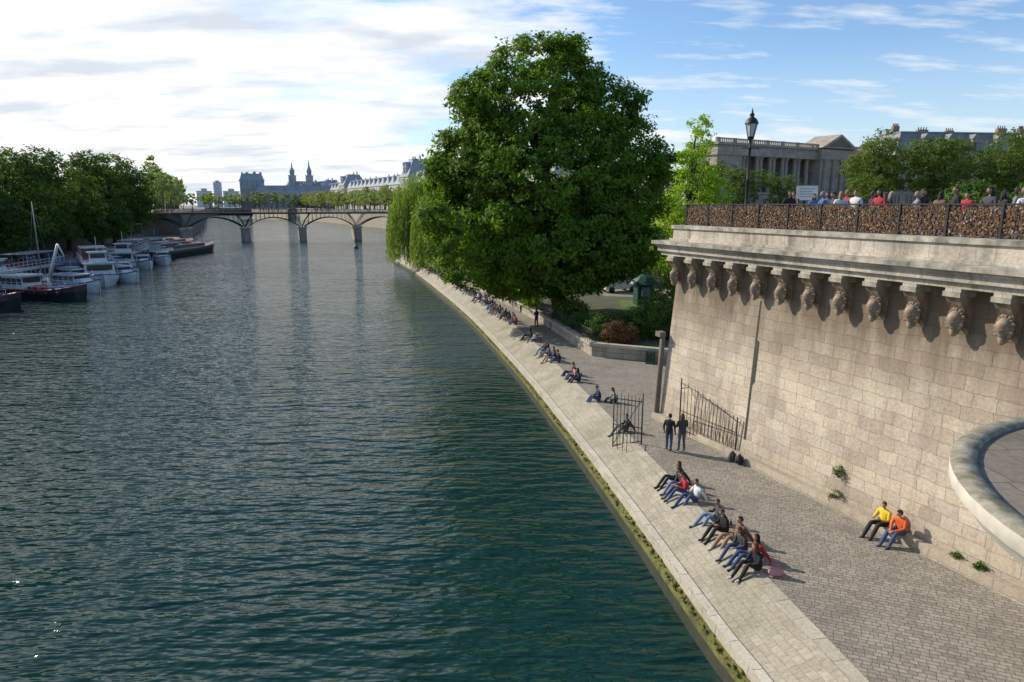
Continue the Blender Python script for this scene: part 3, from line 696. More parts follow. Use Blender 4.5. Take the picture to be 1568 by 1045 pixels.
a.add([(x,wy(z)-.006,z) for x,z in pts],[tuple(range(len(pts)))[::-1]],M['wet']); tobj(a,'wall_groove',None)
for (s_,z_,r_) in [(11.3,3.0,.20),(11.35,2.05,.24),(15.9,2.0,.13),(16.6,2.02,.12)]:
    p=TM@Vector((s_,wy(z_)-.1,z_)); shrub('wall_weed',[(p.x,p.y,p.z+.05,r_,r_,r_)],26,14,.035,L8,.06)
# ------------------------------------------------------------------ lock-covered railing
FE=empty('lock_covered_railing')
a=MB(); z0,z1=11.55,12.5
s=.55
while s<31: a.box(s-.035,s+.035,.64,.78,z0,z1+.03,M['iron']); s+=1.65
a.box(.5,31,.69,.785,z1,z1+.05,M['iron']); a.box(.5,31,.73,.77,z0+.04,z0+.08,M['iron'])
a.box(.5,.56,.8,12,z1,z1+.05,M['iron'])
for i in range(8): a.box(.5,.56,.8+i*1.6,.86+i*1.6,z0,z1,M['iron'])
x=.6
while x<31: a.box(x-.004,x+.004,.745,.753,z0+.1,z1,M['iron']); x+=.07
for i in range(13): a.box(.55,31,.755,.762,z0+.1+i*.07,z0+.108+i*.07,M['iron'])
tobj(a,'frame',FE)
m,nt,b=nm('padlock_metal'); at=N(nt,'ShaderNodeAttribute',attribute_name='shade')
nt.links.new(ramp(nt,at.outputs['Fac'],[(0,(.035,.024,.018)),(.35,(.11,.055,.028)),(.60,(.20,.105,.045)),(.74,(.07,.05,.04)),(.86,(.32,.24,.12)),(.93,(.18,.04,.03)),(.97,(.05,.09,.18)),(1,(.45,.45,.43))]),b.inputs['Base Color'])
b.inputs['Roughness'].default_value=.5; b.inputs['Metallic'].default_value=.3
def locks(n,lo,hi,yc,swap=False):
    x=lo+(hi-lo)*NR.rand(n); 
    top=z1-.02-.16*(np.sin(x*1.9)*.5+.5)*NR.rand(n)
    z=z0+.04+(top-z0-.04)*NR.rand(n); y=yc-.02-.06*NR.rand(n)
    C=np.stack([x,y,z],1); h=np.stack([.016+.013*NR.rand(n),.010+.006*NR.rand(n),.017+.015*NR.rand(n)],1)
    cor=np.array([(-1,-1,-1),(1,-1,-1),(1,1,-1),(-1,1,-1),(-1,-1,1),(1,-1,1),(1,1,1),(-1,1,1)],float)
    th=NR.normal(size=n)*.5; c,s=np.cos(th),np.sin(th)
    P=cor[None]*h[:,None,:]; X=P[:,:,0]*c[:,None]-P[:,:,2]*s[:,None]; Z=P[:,:,0]*s[:,None]+P[:,:,2]*c[:,None]
    V=np.stack([X,P[:,:,1],Z],2)+C[:,None]
    if swap: V=V[:,:,[1,0,2]]
    V=V.reshape(-1,3); F=np.array([(0,3,2,1),(4,5,6,7),(0,1,5,4),(1,2,6,5),(2,3,7,6),(3,0,4,7)])
    F=(F[None]+8*np.arange(n)[:,None,None]).reshape(-1,4)
    me=bpy.data.meshes.new('padlocks'); me.from_pydata(V.tolist(),[],F.tolist()); me.materials.append(m)
    A=me.attributes.new('shade','FLOAT','POINT'); A.data.foreach_set('value',np.repeat(NR.rand(n),8).astype(np.float32)); me.update()
    o=link(bpy.data.objects.new('padlocks',me)); o.matrix_world=TM; o.parent=FE
locks(15000,.5,20,.75); locks(2500,20,31,.75); locks(4000,.8,12,.53,True)
# ------------------------------------------------------------------ street lamp, sign
a=MB(); I=M['iron']
a.lathe([(.30,0),(.30,.12),(.22,.2),(.20,.8),(.24,.85),(.14,.95),(.085,1.1),(.075,2.2),(.11,2.25),(.07,2.35),(.055,3.55),(.10,3.6),(.05,3.7),(.05,3.95),(.13,4.0),(.15,4.08)],(0,0,0),I,14)
a.tube([(-.32,0,3.62),(.32,0,3.62)],.022,I,6); a.ball((-.33,0,3.62),(.04,.04,.04),I,8,6); a.ball((.33,0,3.62),(.04,.04,.04),I,8,6)
a.lathe([(.13,4.1),(.25,4.62)],(0,0,0),M['lampglass'],6,False)
for k in range(6):
    t=k*math.pi/3; a.tube([(.135*math.cos(t),.135*math.sin(t),4.08),(.26*math.cos(t),.26*math.sin(t),4.64)],.014,I,4); a.tube([(.26*math.cos(t),.26*math.sin(t),4.62),(.26*math.cos(t),.26*math.sin(t),4.76)],[.02,.006],I,4)
a.lathe([(.29,4.62),(.29,4.66),(.20,4.82),(.09,4.9),(.09,4.98),(.12,5.0),(.05,5.08),(.03,5.2),(0,5.3)],(0,0,0),I,12)
o=a.obj('street_lamp'); o.location=(10.3,30.6,11.3)
a=MB(); a.box(-.5,.5,-.02,.02,1.45,2.15,M['white']); a.box(-.53,.53,.02,.04,1.42,2.18,M['grey']); a.tube([(-.42,.03,0),(-.42,.03,1.45)],.03,M['grey'],6); a.tube([(.42,.03,0),(.42,.03,1.45)],.03,M['grey'],6)
for i in range(4): a.box(-.36,.36-.12*(i%2),-.026,-.02,2.0-.13*i,2.03-.13*i,M['grey'])
o=a.obj('information_sign'); o.location=(15.0,35.5,11.3); o.rotation_euler=(0,0,-.2)
# ------------------------------------------------------------------ round bastion at the right edge
a=MB(); c=(9.35,6.15,0)
a.lathe([(4.0,9.24),(2.0,9.27),(.05,9.29)],c,M['bast'],72); a.lathe([(4.30,9.27),(4.22,9.31),(4.02,9.30),(4.0,9.24)],c,M['lichen'],72)
a.lathe([(1.0,5.4),(1.8,6.4),(2.4,7.2),(3.1,8.0),(3.6,8.45),(3.9,8.7),(4.1,8.86),(4.14,8.96),(4.24,9.03),(4.30,9.1),(4.30,9.27)],c,M['bastside'],72)
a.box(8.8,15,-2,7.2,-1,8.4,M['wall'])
a.obj('bridge_bastion')
# ------------------------------------------------------------------ iron gates
a=MB(); g0=Vector((8.1,31.6,ZW)); g1=Vector((9.75,28.3,ZW)); d=g1-g0; nB=15
tops=[]
for i in range(nB+1):
    t=i/nB; p=g0+d*t; hh=2.55-.85*t**1.3+ (.0 if i%2 else .06); tops.append((p.x,p.y,p.z+hh-.12))
    a.tube([p+Vector((0,0,.05)),p+Vector((0,0,hh))],[.016,.013],I,5)
a.tube(tops,.02,I,5); a.tube([g0+Vector((0,0,.2)),g1+Vector((0,0,.2))],.022,I,5); a.tube([g0+Vector((0,0,1.1)),g1+Vector((0,0,1.1))],.02,I,5)
for e,hh in ((g0,2.7),(g1,1.8)): a.tube([e,e+Vector((0,0,hh))],.035,I,6)
for i in range(8):
    t=(i+.5)/8; p=g0+d*t+Vector((0,0,.65)); u=d.normalized(); a.tube([p+u*(.13*math.cos(q*.7))+Vector((0,0,.3*math.sin(q*.7))) for q in range(10)],.012,I,4)
a.tube([g0+Vector((.9,.35,0)),g0+Vector((.9,.35,2.4))],.03,I,6); a.tube([g0+Vector((0,0,2.2)),g0+Vector((.9,.35,2.2))],.02,I,5)
a.obj('iron_gate')
a=MB(); g0=Vector((4.75,30.6,1.15)); g1=Vector((5.95,29.9,1.6)); d=g1-g0
for i in range(9):
    p=g0+d*(i/8); hh=2.75-.45*(i/8)*1.0; a.tube([p,p+Vector((0,0,hh if i%2 else hh+.1))],.016,I,5)
for zz_ in (.25,1.3,2.55): a.tube([g0+Vector((0,0,zz_)),g1+Vector((0,0,zz_-.43*(zz_>1)))],.022,I,5)
a.tube([g1,g1+Vector((0,0,2.5))],.035,I,6); a.tube([g0,g0+Vector((0,0,2.9))],.03,I,6)
g2=g0+Vector((.45,-1.2,0)); 
for t in (.35,.7,1.0):
    p=g0.lerp(g2,t); a.tube([p,p+Vector((0,0,1.6-.5*t))],.016,I,5)
a.tube([g0+Vector((0,0,1.55)),g2+Vector((0,0,1.1))],.02,I,5); a.tube([g1+Vector((0,0,2.3)),g0+Vector((0,0,.3))],.018,I,5)
a.obj('iron_barrier')
a=MB(); a.box(-.3,.3,-.22,.22,0,.85,M['teal']); a.box(-.33,.33,-.25,.25,.85,.92,M['teal']); a.box(-.25,.25,-.232,-.22,.2,.7,M['iron']); a.tube([(.2,-.25,.5),(.2,-.25,.6)],.02,M['grey'],5)
o=a.obj('utility_cabinet'); o.location=(9.6,46.2,ZW); o.rotation_euler=(0,0,-.4)
a=MB(); a.box(-2.2,2.2,-.9,.9,.4,1.3,M['white']); a.frust((-2.2,1.4,-.9,.9),1.3,(-2.0,.7,-.8,.8),2.1,M['white']); a.box(-1.7,.5,-.89,-.85,1.35,1.9,M['glass']); a.box(1.9,2.22,-.7,.7,.6,.9,M['grey'])
for x in (-1.4,1.4):
    for y in (-.85,.85): a.tube([(x,y-.1,.36),(x,y+.1,.36)],.36,M['black'],14)
o=a.obj('parked_van'); o.location=(12.5,80,zg+.02); o.rotation_euler=(0,0,.4)
a=MB(); a.lathe([(1.1,0),(1.1,2.1)],(0,0,0),M['teal'],8,False); a.lathe([(1.5,2.1),(1.35,2.3),(.8,2.8),(.15,3.1),(0,3.5)],(0,0,0),M['teal'],8,False); a.box(-.4,.4,-1.13,-1.0,.9,1.8,M['grey'])
o=a.obj('garden_kiosk'); o.location=(13.6,70,zg)
# bottles and bags on the quay
def bottle(x,y,rz=0):
    a=MB(); a.lathe([(.0,0),(.037,0),(.038,.18),(.014,.24),(.014,.30),(0,.30)],(0,0,0),M['bottle'],8); o=a.obj('wine_bottle'); o.location=(x,y,ZW)
def backpack(x,y,z,mat,rz=0):
    a=MB(); a.ball((0,0,.22),(.17,.12,.24),mat,12,10,lambda p,q: Vector((q.x,q.y,max(q.z,-.21)))); a.ball((0,.11,.15),(.12,.06,.11),mat,8,6); 
    for sg in (-1,1): a.tube([(sg*.08,-.11,.38),(sg*.10,-.17,.24),(sg*.09,-.11,.06)],.015,mat,5)
    a.tube([(-.04,-.02,.45),(0,-.02,.50),(.04,-.02,.45)],.012,mat,5)
    o=a.obj('backpack'); o.location=(x,y,z); o.rotation_euler=(0,0,rz)
for y_,o_ in [(21.6,.45),(19.7,.6),(24.1,.6),(25.2,.5),(42.4,.8),(55.1,.6),(54.3,.7)]:
    p=off(Up,o_)(y_); bottle(p.x,p.y)
# ------------------------------------------------------------------ boats
def hull(a,L,B,H,mat,trim,stripe=None,sheer=.5,bow=.32,zb=-.4):
    st=[];n=14
    for i in range(n+1):
        t=i/n; x=-L/2+L*t
        hb=B/2*(1 if t<1-bow else math.cos((t-(1-bow))/bow*math.pi/2)**.7 if t<1 else 0.0)*(.85+.15*min(1,t/.12))
        hb=max(hb,.03); zt=H+sheer*max(0,(t-.55)/.45)**2+.15*max(0,(.2-t)/.2)
        st.append([(x-(0 if t<.95 else .5),0,zb),(x-(0 if t<.95 else .3),-hb*.8,zb+.25),(x,-hb,zt*.65),(x,-hb,zt),(x,hb,zt),(x,hb,zt*.65),(x-(0 if t<.95 else .3),hb*.8,zb+.25)])
    vs=[p for s_ in st for p in s_]; f1=[];f2=[];f3=[]
    for i in range(n):
        for k in range(7):
            k2=(k+1)%7; q=(i*7+k,i*7+k2,(i+1)*7+k2,(i+1)*7+k)
            (f3 if k==3 else f2 if k in (2,4) else f1).append(q)
    a.add(vs,f1+[tuple(range(7))],mat); a.add(vs,f2,stripe or mat); a.add([(v[0],v[1],v[2]-.05) for v in vs],f3,M['wood'])
    for sgn in (3,4):
        a.tube([st[i][sgn] for i in range(n+1)],.09,trim,5)
def cabin(a,x0,x1,w,z0,z1,mat,nw=6,roof=None):
    a.frust((x0,x1,-w,w),z0,(x0+.15,x1-.3,-w+.1,w-.1),z1,mat); a.box(x0-.2,x1+.1,-w-.15,w+.15,z1,z1+.12,roof or mat)
    step=(x1-x0)/nw
    for i in range(nw):
        c0=x0+step*(i+.14); c1=x0+step*(i+.86)
        for sg in (-1,1): a.box(c0,c1,sg*w-.06,sg*w+.04,z0+(z1-z0)*.38,z0+(z1-z0)*.85,M['glass'])
    a.box(x1-.25,x1-.02,-w*.8,w*.8,z0+(z1-z0)*.45,z0+(z1-z0)*.9,M['glass'])
def rails(a,x0,x1,w,z,h=1.0,mat=None):
    mat=mat or M['white']
    for sg in (-1,1):
        for zz_ in (h*.5,h): a.tube([(x0,sg*w,z+zz_),(x1,sg*w,z+zz_)],.03,mat,4)
        x=x0
        while x<=x1+.01: a.tube([(x,sg*w,z),(x,sg*w,z+h)],.03,mat,4); x+=1.2
def boat(name,fn,p,q,z=0):
    a=MB(); fn(a); d=Vector((q[0]-p[0],q[1]-p[1])); o=a.obj(name); o.location=((p[0]+q[0])/2,(p[1]+q[1])/2,z); o.rotation_euler=(0,0,math.atan2(d.y,d.x)); return o
def b_work(a):
    hull(a,15,4.2,1.3,M['black'],M['red'],M['black'],.8); cabin(a,-5.8,-2,1.5,1.3,3.0,M['white'],4); rails(a,-7,5,1.9,1.35,.9)
    a.tube([(1,0,1.3),(1.2,0,2.8)],.26,M['white'],8); a.tube([(1.2,0,2.8),(3.4,0,7.4)],[.24,.14],M['white'],8); a.tube([(1.3,0,2.2),(2.2,0,4.9)],.1,M['grey'],6); a.tube([(3.4,0,7.4),(4.3,0,5.8)],[.13,.08],M['white'],6)
    for i in range(4): a.tube([(-1+i*2.0,-2.15,.7),(-1+i*2.0,-2.15,1.3)],.2,M['black'],8)
    a.box(2.5,5.0,-1.1,1.1,1.3,1.8,M['blue']); a.box(-1.5,.5,-1.2,1.2,1.3,1.7,M['red'])
def b_tour(a):
    hull(a,27,5.2,1.2,M['white'],M['blue'],M['white'],.8,.25); cabin(a,-12,7,2.2,1.2,3.2,M['white'],15); rails(a,-12,7,2.2,3.3,.9)
    cabin(a,2.5,5.5,1.3,3.3,4.9,M['white'],3); a.box(-11,-1.5,-2.0,2.0,5.2,5.28,M['grey'])
    for x in (-11,-8,-5,-1.7):
        for y in (-1.9,1.9): a.tube([(x,y,3.3),(x,y,5.2)],.03,M['white'],5)
    for i in range(8):
        for y in (-1.1,1.1): a.box(-10.5+i*1.2,-10+i*1.2,y-.7,y+.7,3.3,3.8,M['red'] if i%2 else M['blue'])
    a.tube([(4,0,4.9),(4,0,7.4)],.05,M['white'],5); rails(a,8,12,1.2,1.4,.9)
def b_cruiser(a):
    hull(a,10,3.2,1.2,M['white'],M['blue'],M['white'],.7,.4); cabin(a,-3.6,1.1,1.2,1.2,2.4,M['white'],4); a.frust((1.1,3.0,-1.0,1.0),1.2,(1.1,1.8,-.8,.8),1.9,M['white']); rails(a,-4.6,3,1.4,1.2,.7); a.tube([(-1,0,2.4),(-1,0,4.4)],.04,M['grey'],5); a.box(-3.3,-.5,-1.1,1.1,3.4,3.48,M['blue'])
    for x in (-3.1,-.7):
        for y in (-1.0,1.0): a.tube([(x,y,2.5),(x,y,3.4)],.03,M['grey'],4)
def b_barge(a):
    hull(a,34,5.2,1.7,M['black'],M['grey'],M['black'],.9,.16); cabin(a,-14.5,-8.5,2.1,1.7,3.8,M['white'],5,M['grey']); cabin(a,-7.5,9,2.0,1.7,2.7,M['grey'],10,M['wood'])
    a.tube([(12,0,1.7),(12,0,6.2)],.08,M['grey'],6); rails(a,10,14.5,1.8,1.9,.8,M['grey']); a.tube([(-12,.5,3.8),(-12,.5,7)],.06,M['grey'],5); a.box(-5,-3.6,-1,1,2.8,3.3,M['blue']); a.box(2,3.3,-.9,.9,2.8,3.2,M['red'])
def b_sail(a):
    hull(a,11,3.2,1.1,M['white'],M['teal'],M['white'],.5,.45); cabin(a,-2.5,1.5,1.0,1.1,1.7,M['white'],3)
    a.tube([(1,0,1.1),(1,0,13)],[.09,.05],M['grey'],6); a.tube([(1,0,2.4),(-4,0,2.5)],[.07,.05],M['grey'],6); a.tube([(1,0,2.5),(-3.8,0,2.62)],[.16,.12],M['white'],8)
    for e in ((5.3,0,1.6),(-5.3,0,1.3),(1,1.5,1.2),(1,-1.5,1.2)): a.tube([(1,0,12.8),e],.012,M['grey'],3)
boat('work_boat',b_work,(-70.5,95),(-57.5,91))
boat('tour_boat',b_tour,(-78,127),(-63.5,106))
boat('cabin_cruiser',b_cruiser,(-69,103),(-60,99))
boat('cabin_cruiser',b_cruiser,(-70,118),(-61.5,112))
boat('cabin_cruiser',b_cruiser,(-74,124),(-66,120))
boat('work_boat',b_work,(-73,80),(-61.5,82.5))
boat('river_barge',b_barge,(-84,158),(-84,192))
boat('river_barge',b_barge,(-91,160),(-91,196))
boat('river_barge',b_barge,(-97,178),(-99,212))
boat('tour_boat',b_tour,(-83,152),(-76,132))
boat('cabin_cruiser',b_cruiser,(-79,143),(-72,136))
boat('cabin_cruiser',b_cruiser,(-74,112),(-66,107))
boat('tour_boat',b_tour,(-76,112),(-73,90))
boat('cabin_cruiser',b_cruiser,(-79,154),(-74,146))
boat('sailing_boat',b_sail,(-72,104),(-66,96))
a=MB(); a.lathe([(.0,-.4),(.7,-.3),(.75,.3),(.35,.8),(.12,1.2),(.1,2.4),(.25,2.5),(0,3.1)],(0,0,0),M['teal'],12); o=a.obj('river_buoy'); o.location=(-46,203,0)
def car(name,p,rz,mat):
    a=MB(); a.frust((-2.1,2.1,-.86,.86),.32,(-2.1,2.1,-.82,.82),.85,mat); a.frust((-1.6,1.0,-.78,.78),.85,(-1.1,.45,-.62,.62),1.42,mat)
    a.box(-1.15,.5,-.74,.74,.93,1.3,M['glass'])
    for x in (-1.3,1.3):
        for y in (-.8,.8): a.tube([(x,y-.1,.33),(x,y+.1,.33)],.33,M['black'],14)
    o=a.obj(name); o.location=p; o.rotation_euler=(0,0,rz)
for i,(x,y) in enumerate([(-77,92),(-78.5,100),(-80,108),(-82,118),(-84,128),(-86,140),(-78,84),(-88,150)]):
    car('parked_car',(x-1.5,y,2.2),1.75,(M['red'],M['white'],M['grey'],M['black'],M['blue'])[i%5])
# ------------------------------------------------------------------ people
def hexm(n,c): return pm(n,c,tuple(x*.75 for x in c),6,.85)
SK=hexm('skin_tone',(.46,.28,.20)); SHO=hexm('shoe_leather',(.04,.035,.03)); SHW=hexm('white_shoes',(.6,.58,.55))
HA=[hexm('dark_hair',(.03,.02,.015)),hexm('brown_hair',(.10,.055,.03)),hexm('fair_hair',(.32,.22,.11)),hexm('grey_hair',(.3,.29,.28))]
TO=[hexm('black_cloth',(.02,.02,.024)),hexm('navy_cloth',(.025,.04,.09)),hexm('charcoal_cloth',(.06,.06,.065)),hexm('red_cloth',(.45,.03,.04)),hexm('white_cloth',(.72,.72,.70)),hexm('olive_cloth',(.12,.12,.06)),hexm('grey_cloth',(.25,.25,.27)),hexm('blue_cloth',(.08,.18,.38)),hexm('yellow_cloth',(.80,.55,.03)),hexm('orange_cloth',(.75,.13,.03)),hexm('pink_cloth',(.6,.3,.3)),hexm('brown_cloth',(.18,.10,.06))]
TR=[hexm('blue_denim',(.05,.09,.20)),hexm('black_trousers',(.02,.02,.023)),hexm('light_denim',(.16,.24,.38)),hexm('tan_trousers',(.36,.22,.14)),hexm('grey_trousers',(.12,.12,.13))]
def person(name,J,yaw=0,pitch=0,hair='short',bulk=1.0):
    V=Vector
    segs=[('pelvis','waist',1),('waist','chest',1),('chest','neck',1),('neck','ntop',0),
          ('chest','shL',1),('shL','elL',1),('elL','wrL',1),('chest','shR',1),('shR','elR',1),('elR','wrR',1),
          ('pelvis','hipL',2),('hipL','knL',2),('knL','anL',2),('anL','toL',3),('pelvis','hipR',2),('hipR','knR',2),('knR','anR',2),('anR','toR',3)]
    rad=dict(pelvis=(.155,.12),waist=(.14,.105),chest=(.165,.12),neck=(.062,.06),ntop=(.052,.052),shL=(.072,.072),shR=(.072,.072),elL=(.05,.05),elR=(.05,.05),wrL=(.032,.03),wrR=(.032,.03),
        hipL=(.10,.10),hipR=(.10,.10),knL=(.066,.066),knR=(.066,.066),anL=(.045,.045),anR=(.045,.045),toL=(.04,.032),toR=(.04,.032))
    names=list(rad); idx={k:i for i,k in enumerate(names)}
    vs=[V(J[k]) for k in names]; rr=[rad[k] for k in names]; es=[]
    for a_,b_,l in segs:
        if l==2 and a_!='pelvis' or a_ in('shL','shR'):
            m_=vs[idx[a_]].lerp(vs[idx[b_]],.5); vs.append(m_); f=1.12 if a_[:2]=='kn' else 1.0
            rr.append(tuple((rad[a_][q]+rad[b_][q])/2*f for q in (0,1))); es+=[(idx[a_],len(vs)-1),(len(vs)-1,idx[b_])]
        else: es.append((idx[a_],idx[b_]))
    me=bpy.data.meshes.new('tmp'); me.from_pydata(vs,es,[]); o=link(bpy.data.objects.new('tmp',me))
    md=o.modifiers.new('s','SKIN'); md.use_smooth_shade=True
    sv=me.skin_vertices[0].data
    for i,r_ in enumerate(rr):
        k=bulk if i not in (idx['wrL'],idx['wrR'],idx['ntop'],idx['neck']) else 1
        sv[i].radius=(r_[0]*k,r_[1]*k); sv[i].use_root=(i==0)
    sb=o.modifiers.new('u','SUBSURF'); sb.levels=1; sb.render_levels=1
    dg=bpy.context.evaluated_depsgraph_get(); em=bpy.data.meshes.new_from_object(o.evaluated_get(dg))
    a=MB(); mats=[SK,TO[0],TR[0],SHO,HA[0]]; a.mats=list(mats)
    co=[v.co.copy() for v in em.vertices]
    def sd_(p,A,B):
        ab=B-A; t=max(0,min(1,(p-A).dot(ab)/max(ab.length_squared,1e-9))); return (p-(A+ab*t)).length
    a.v.extend([tuple(c) for c in co])
    for f in em.polygons:
        c=f.center; best=9;lab=1
        for A,B,l in segs:
            r_=(rad[A][0]+rad[B][0])/2; q=sd_(c,V(J[A]),V(J[B]))/r_**.5
            if q<best: best=q;lab=l
        if lab==2 and (c-V(J['pelvis'])).length<.15 : lab=1
        a.f.append(tuple(f.vertices)); a.m.append(lab); a.sm.append(True)
    bpy.data.objects.remove(o); bpy.data.meshes.remove(em)
    Rm=Matrix.Rotation(yaw,3,'Z')@Matrix.Rotation(pitch,3,'X'); hc=V(J['head'])
    def place(b_,e_):
        for i in range(b_,e_): a.v[i]=tuple(Rm@V(a.v[i])+hc)
    b_=len(a.v)
    def hf(p,q):
        k=V(q)
        if p.z<0: k.x*=1+.28*p.z; k.y*=1+.12*p.z
        if p.y>0: k.y+=.02*math.exp(-((p.x/.16)**2+((p.z+.12)/.22)**2)); k.y-=.010*math.exp(-(((abs(p.x)-.38)/.16)**2+((p.z-.05)/.12)**2))
        return k
    a.ball((0,0,0),(.074,.094,.118),SK,16,12,hf)
    def keep(c):
        return c.z>.055-.25*max(0,c.y) and (c.y<.07 or c.z>.07) or (c.y<.015 and c.z>-.065)
    a.ball((0,-.006,.008),(.084,.104,.124),HA[0],16,12,hf,keep)
    for sg in (-1,1):
        a.ball((sg*.076,0,-.005),(.012,.02,.03),SK,6,5); a.ball((sg*.029,.083,.008),(.011,.008,.007),HA[0],6,4)
    a.tube([(0,.094,.015),(0,.112,-.018)],[.007,.013],SK,5); a.ball((0,.086,-.052),(.022,.009,.006),SK,6,4)
    if hair=='long':
        a.ball((0,-.06,-.10),(.085,.055,.17),HA[0],10,8); 
        for sg in (-1,1): a.ball((sg*.07,-.015,-.07),(.025,.05,.12),HA[0],8,6)
    place(b_,len(a.v))
    for sd1,sg in (('L',-1),('R',1)):
        w=V(J['wr'+sd1]); d=(w-V(J['el'+sd1])).normalized(); hd=J.get('hd'+sd1); 
        if hd: d=V(hd).normalized()
        s_=d.cross(V((0,0,1)))
        if s_.length<.2: s_=V((0,1,0))
        s_.normalize(); nn=s_.cross(d).normalized(); curl=-nn if nn.z>0 else nn
        pe=w+d*.085
        a.tube([w-d*.03,w+d*.02,w+d*.06,pe],[.026,.034,.038,.030],SK,8)
        for i,(o_,l) in enumerate(((-.026,.066),(-.009,.078),(.009,.073),(.026,.058))):
            f0=w+d*.07+s_*o_; f1=f0+d*l*.5+curl*.006; f2=f1+d*l*.38+curl*.02
            a.tube([f0,f1,f2],[.0095,.0085,.0065],SK,5)
        t0=w+d*.03+s_*(.026*sg*-1); t1=t0+s_*(-.028*sg)+d*.03+curl*.01; a.tube([t0,t1,t1+d*.028],[.012,.010,.008],SK,5)
    return a.mesh(name)
def seated(lean=0,arms='knee',legs=0,spread=.12,feetz=-.22,kz=.27):
    J=dict(pelvis=(0,-.02,.13),waist=(0,-.05-lean*.3,.30),chest=(0,-.03-lean,.48),neck=(0,.0-lean*1.1,.60),ntop=(0,.03-lean*1.1,.67),head=(0,.055-lean*1.1,.77),
        shL=(-.185,-.02-lean,.53),shR=(.185,-.02-lean,.53),hipL=(-.10,.02,.11),hipR=(.10,.02,.11),
        knL=(-spread,.42-legs*.4,kz+legs*.1),knR=(spread,.43,kz),anL=(-spread,.74-legs*.7,feetz+legs*.15),anR=(spread*.9,.78,feetz),toL=(-spread*1.2,.88-legs*.7,feetz-.02+legs*.15),toR=(spread*1.1,.92,feetz-.02))
    if arms=='knee': J.update(elL=(-.25,.10,.30),elR=(.25,.10,.30),wrL=(-.10,.32,.34),wrR=(.12,.33,.34))
    elif arms=='back': J.update(elL=(-.27,-.22-lean,.30),elR=(.27,-.20-lean,.30),wrL=(-.29,-.34-lean,.07),wrR=(.29,-.32-lean,.07),hdL=(-.2,-1,-.3),hdR=(.2,-1,-.3))
    elif arms=='hug': J.update(elL=(-.24,.14,.33),elR=(.24,.14,.33),wrL=(-.06,.40,.22),wrR=(.07,.40,.20))
    elif arms=='mix': J.update(elL=(-.27,-.20-lean,.30),elR=(.24,.12,.31),wrL=(-.30,-.30-lean,.07),wrR=(.05,.28,.42),hdL=(-.2,-1,-.3))
    return J
def standing(step=0,arm='down',h=1.0):
    J=dict(pelvis=(0,0,.95),waist=(0,0,1.12),chest=(0,-.01,1.32),neck=(0,0,1.46),ntop=(0,.015,1.52),head=(0,.03,1.63),shL=(-.19,0,1.39),shR=(.19,0,1.39),
        hipL=(-.09,0,.90),hipR=(.09,0,.90),knL=(-.10,.03+step*.5,.50),knR=(.10,.03-step*.3,.50),anL=(-.10,step,.09),anR=(.10,-step,.09),toL=(-.12,.15+step,.045),toR=(.12,.15-step,.045),
        elL=(-.25,-.03,1.13),elR=(.25,-.03,1.13),wrL=(-.25,.06,.90),wrR=(.25,.06,.90))
    if arm=='fold': J.update(elL=(-.26,.06,1.14),elR=(.26,.06,1.14),wrL=(-.02,.22,1.18),wrR=(.04,.24,1.13))
    if arm=='rail': J.update(elL=(-.25,.15,1.15),elR=(.25,.15,1.15),wrL=(-.2,.38,1.14),wrR=(.2,.38,1.14))
    return J
PM={}
PM['a']=person('seated_a',seated(-.08,'knee'),.2,-0.2,'short',1.08)
PM['b']=person('seated_b',seated(.10,'back'),-.3,0,'long',1.0)
PM['c']=person('seated_c',seated(-.12,'hug',.5),.1,-.25,'long',1.0)
PM['d']=person('seated_d',seated(.04,'mix',.3),.7,0,'short',1.1)
PM['e']=person('seated_e',seated(-.04,'hug',.1),-.8,0,'long',1.05)
PM['f']=person('seated_f',seated(.12,'back',.2),.0,.1,'short',1.1)
PM['g']=person('bench_g',seated(.0,'knee',.1,feetz=-.30,kz=.17),.4,-.1,'short',1.12)
PM['h']=person('bench_h',seated(-.08,'hug',.1,feetz=-.30,kz=.17),-.4,-.2,'short',1.12)
PM['s']=person('stand_s',standing(.03,'down'),.3,0,'short',1.05)
PM['t']=person('stand_t',standing(.06,'fold'),-.4,-.1,'long',1.0)
PM['u']=person('stand_u',standing(.0,'rail'),.1,-.1,'short',1.05)
PM['w']=person('stand_w',standing(.20,'down'),0,0,'long',1.0)
def ppl(key,x,y,z,dirv,top,tr,hair,name=None,sc=1.0,shoe=None):
    o=link(bpy.data.objects.new(name or ('seated_person' if key in 'abcdefgh' else 'standing_person'),PM[key]))
    o.location=(x,y,z); o.rotation_euler=(0,0,math.atan2(-dirv[0],dirv[1])); o.scale=(sc,sc,sc)
    for i,m_ in ((1,top),(2,tr),(4,hair),(3,shoe or SHO)):
        o.material_slots[i].link='OBJECT'; o.material_slots[i].material=m_
    return o
def edge(key,y,top,tr,hair,inset=.12,sc=1.0,turn=0,shoe=None):
    p,t=at_y(Up,y); nx,ny=t.y,-t.x; d=Vector((-nx,-ny)); d.rotate(Matrix.Rotation(turn,2))
    ppl(key,p.x+nx*inset,p.y+ny*inset,ZW,d,top,tr,hair,sc=sc,shoe=shoe)
edge('d',21.95,TO[2],TR[2],HA[1],.1,1.0,-.2); edge('a',21.25,TO[0],TR[1],HA[1],.05,.98,.1,SHO)
edge('f',20.55,TO[11],TR[3],HA[0],.12,1.02,.0,SHW); edge('c',19.95,TO[2],TR[0],HA[1],.05,1.0,.15)
edge('b',19.4,TO[3],TR[0],HA[0],.1,1.0,-.1); edge('e',18.9,TO[0],TR[1],HA[1],-.05,1.0,.1,SHW)
edge('b',25.5,TO[0],TR[1],HA[1],.1); edge('c',24.9,TO[2],TR[2],HA[0],.1,1,.1); edge('a',24.4,TO[3],TR[0],HA[0],.0,1,-.1); edge('d',23.7,TO[4],TR[0],HA[0],.1,1,0)
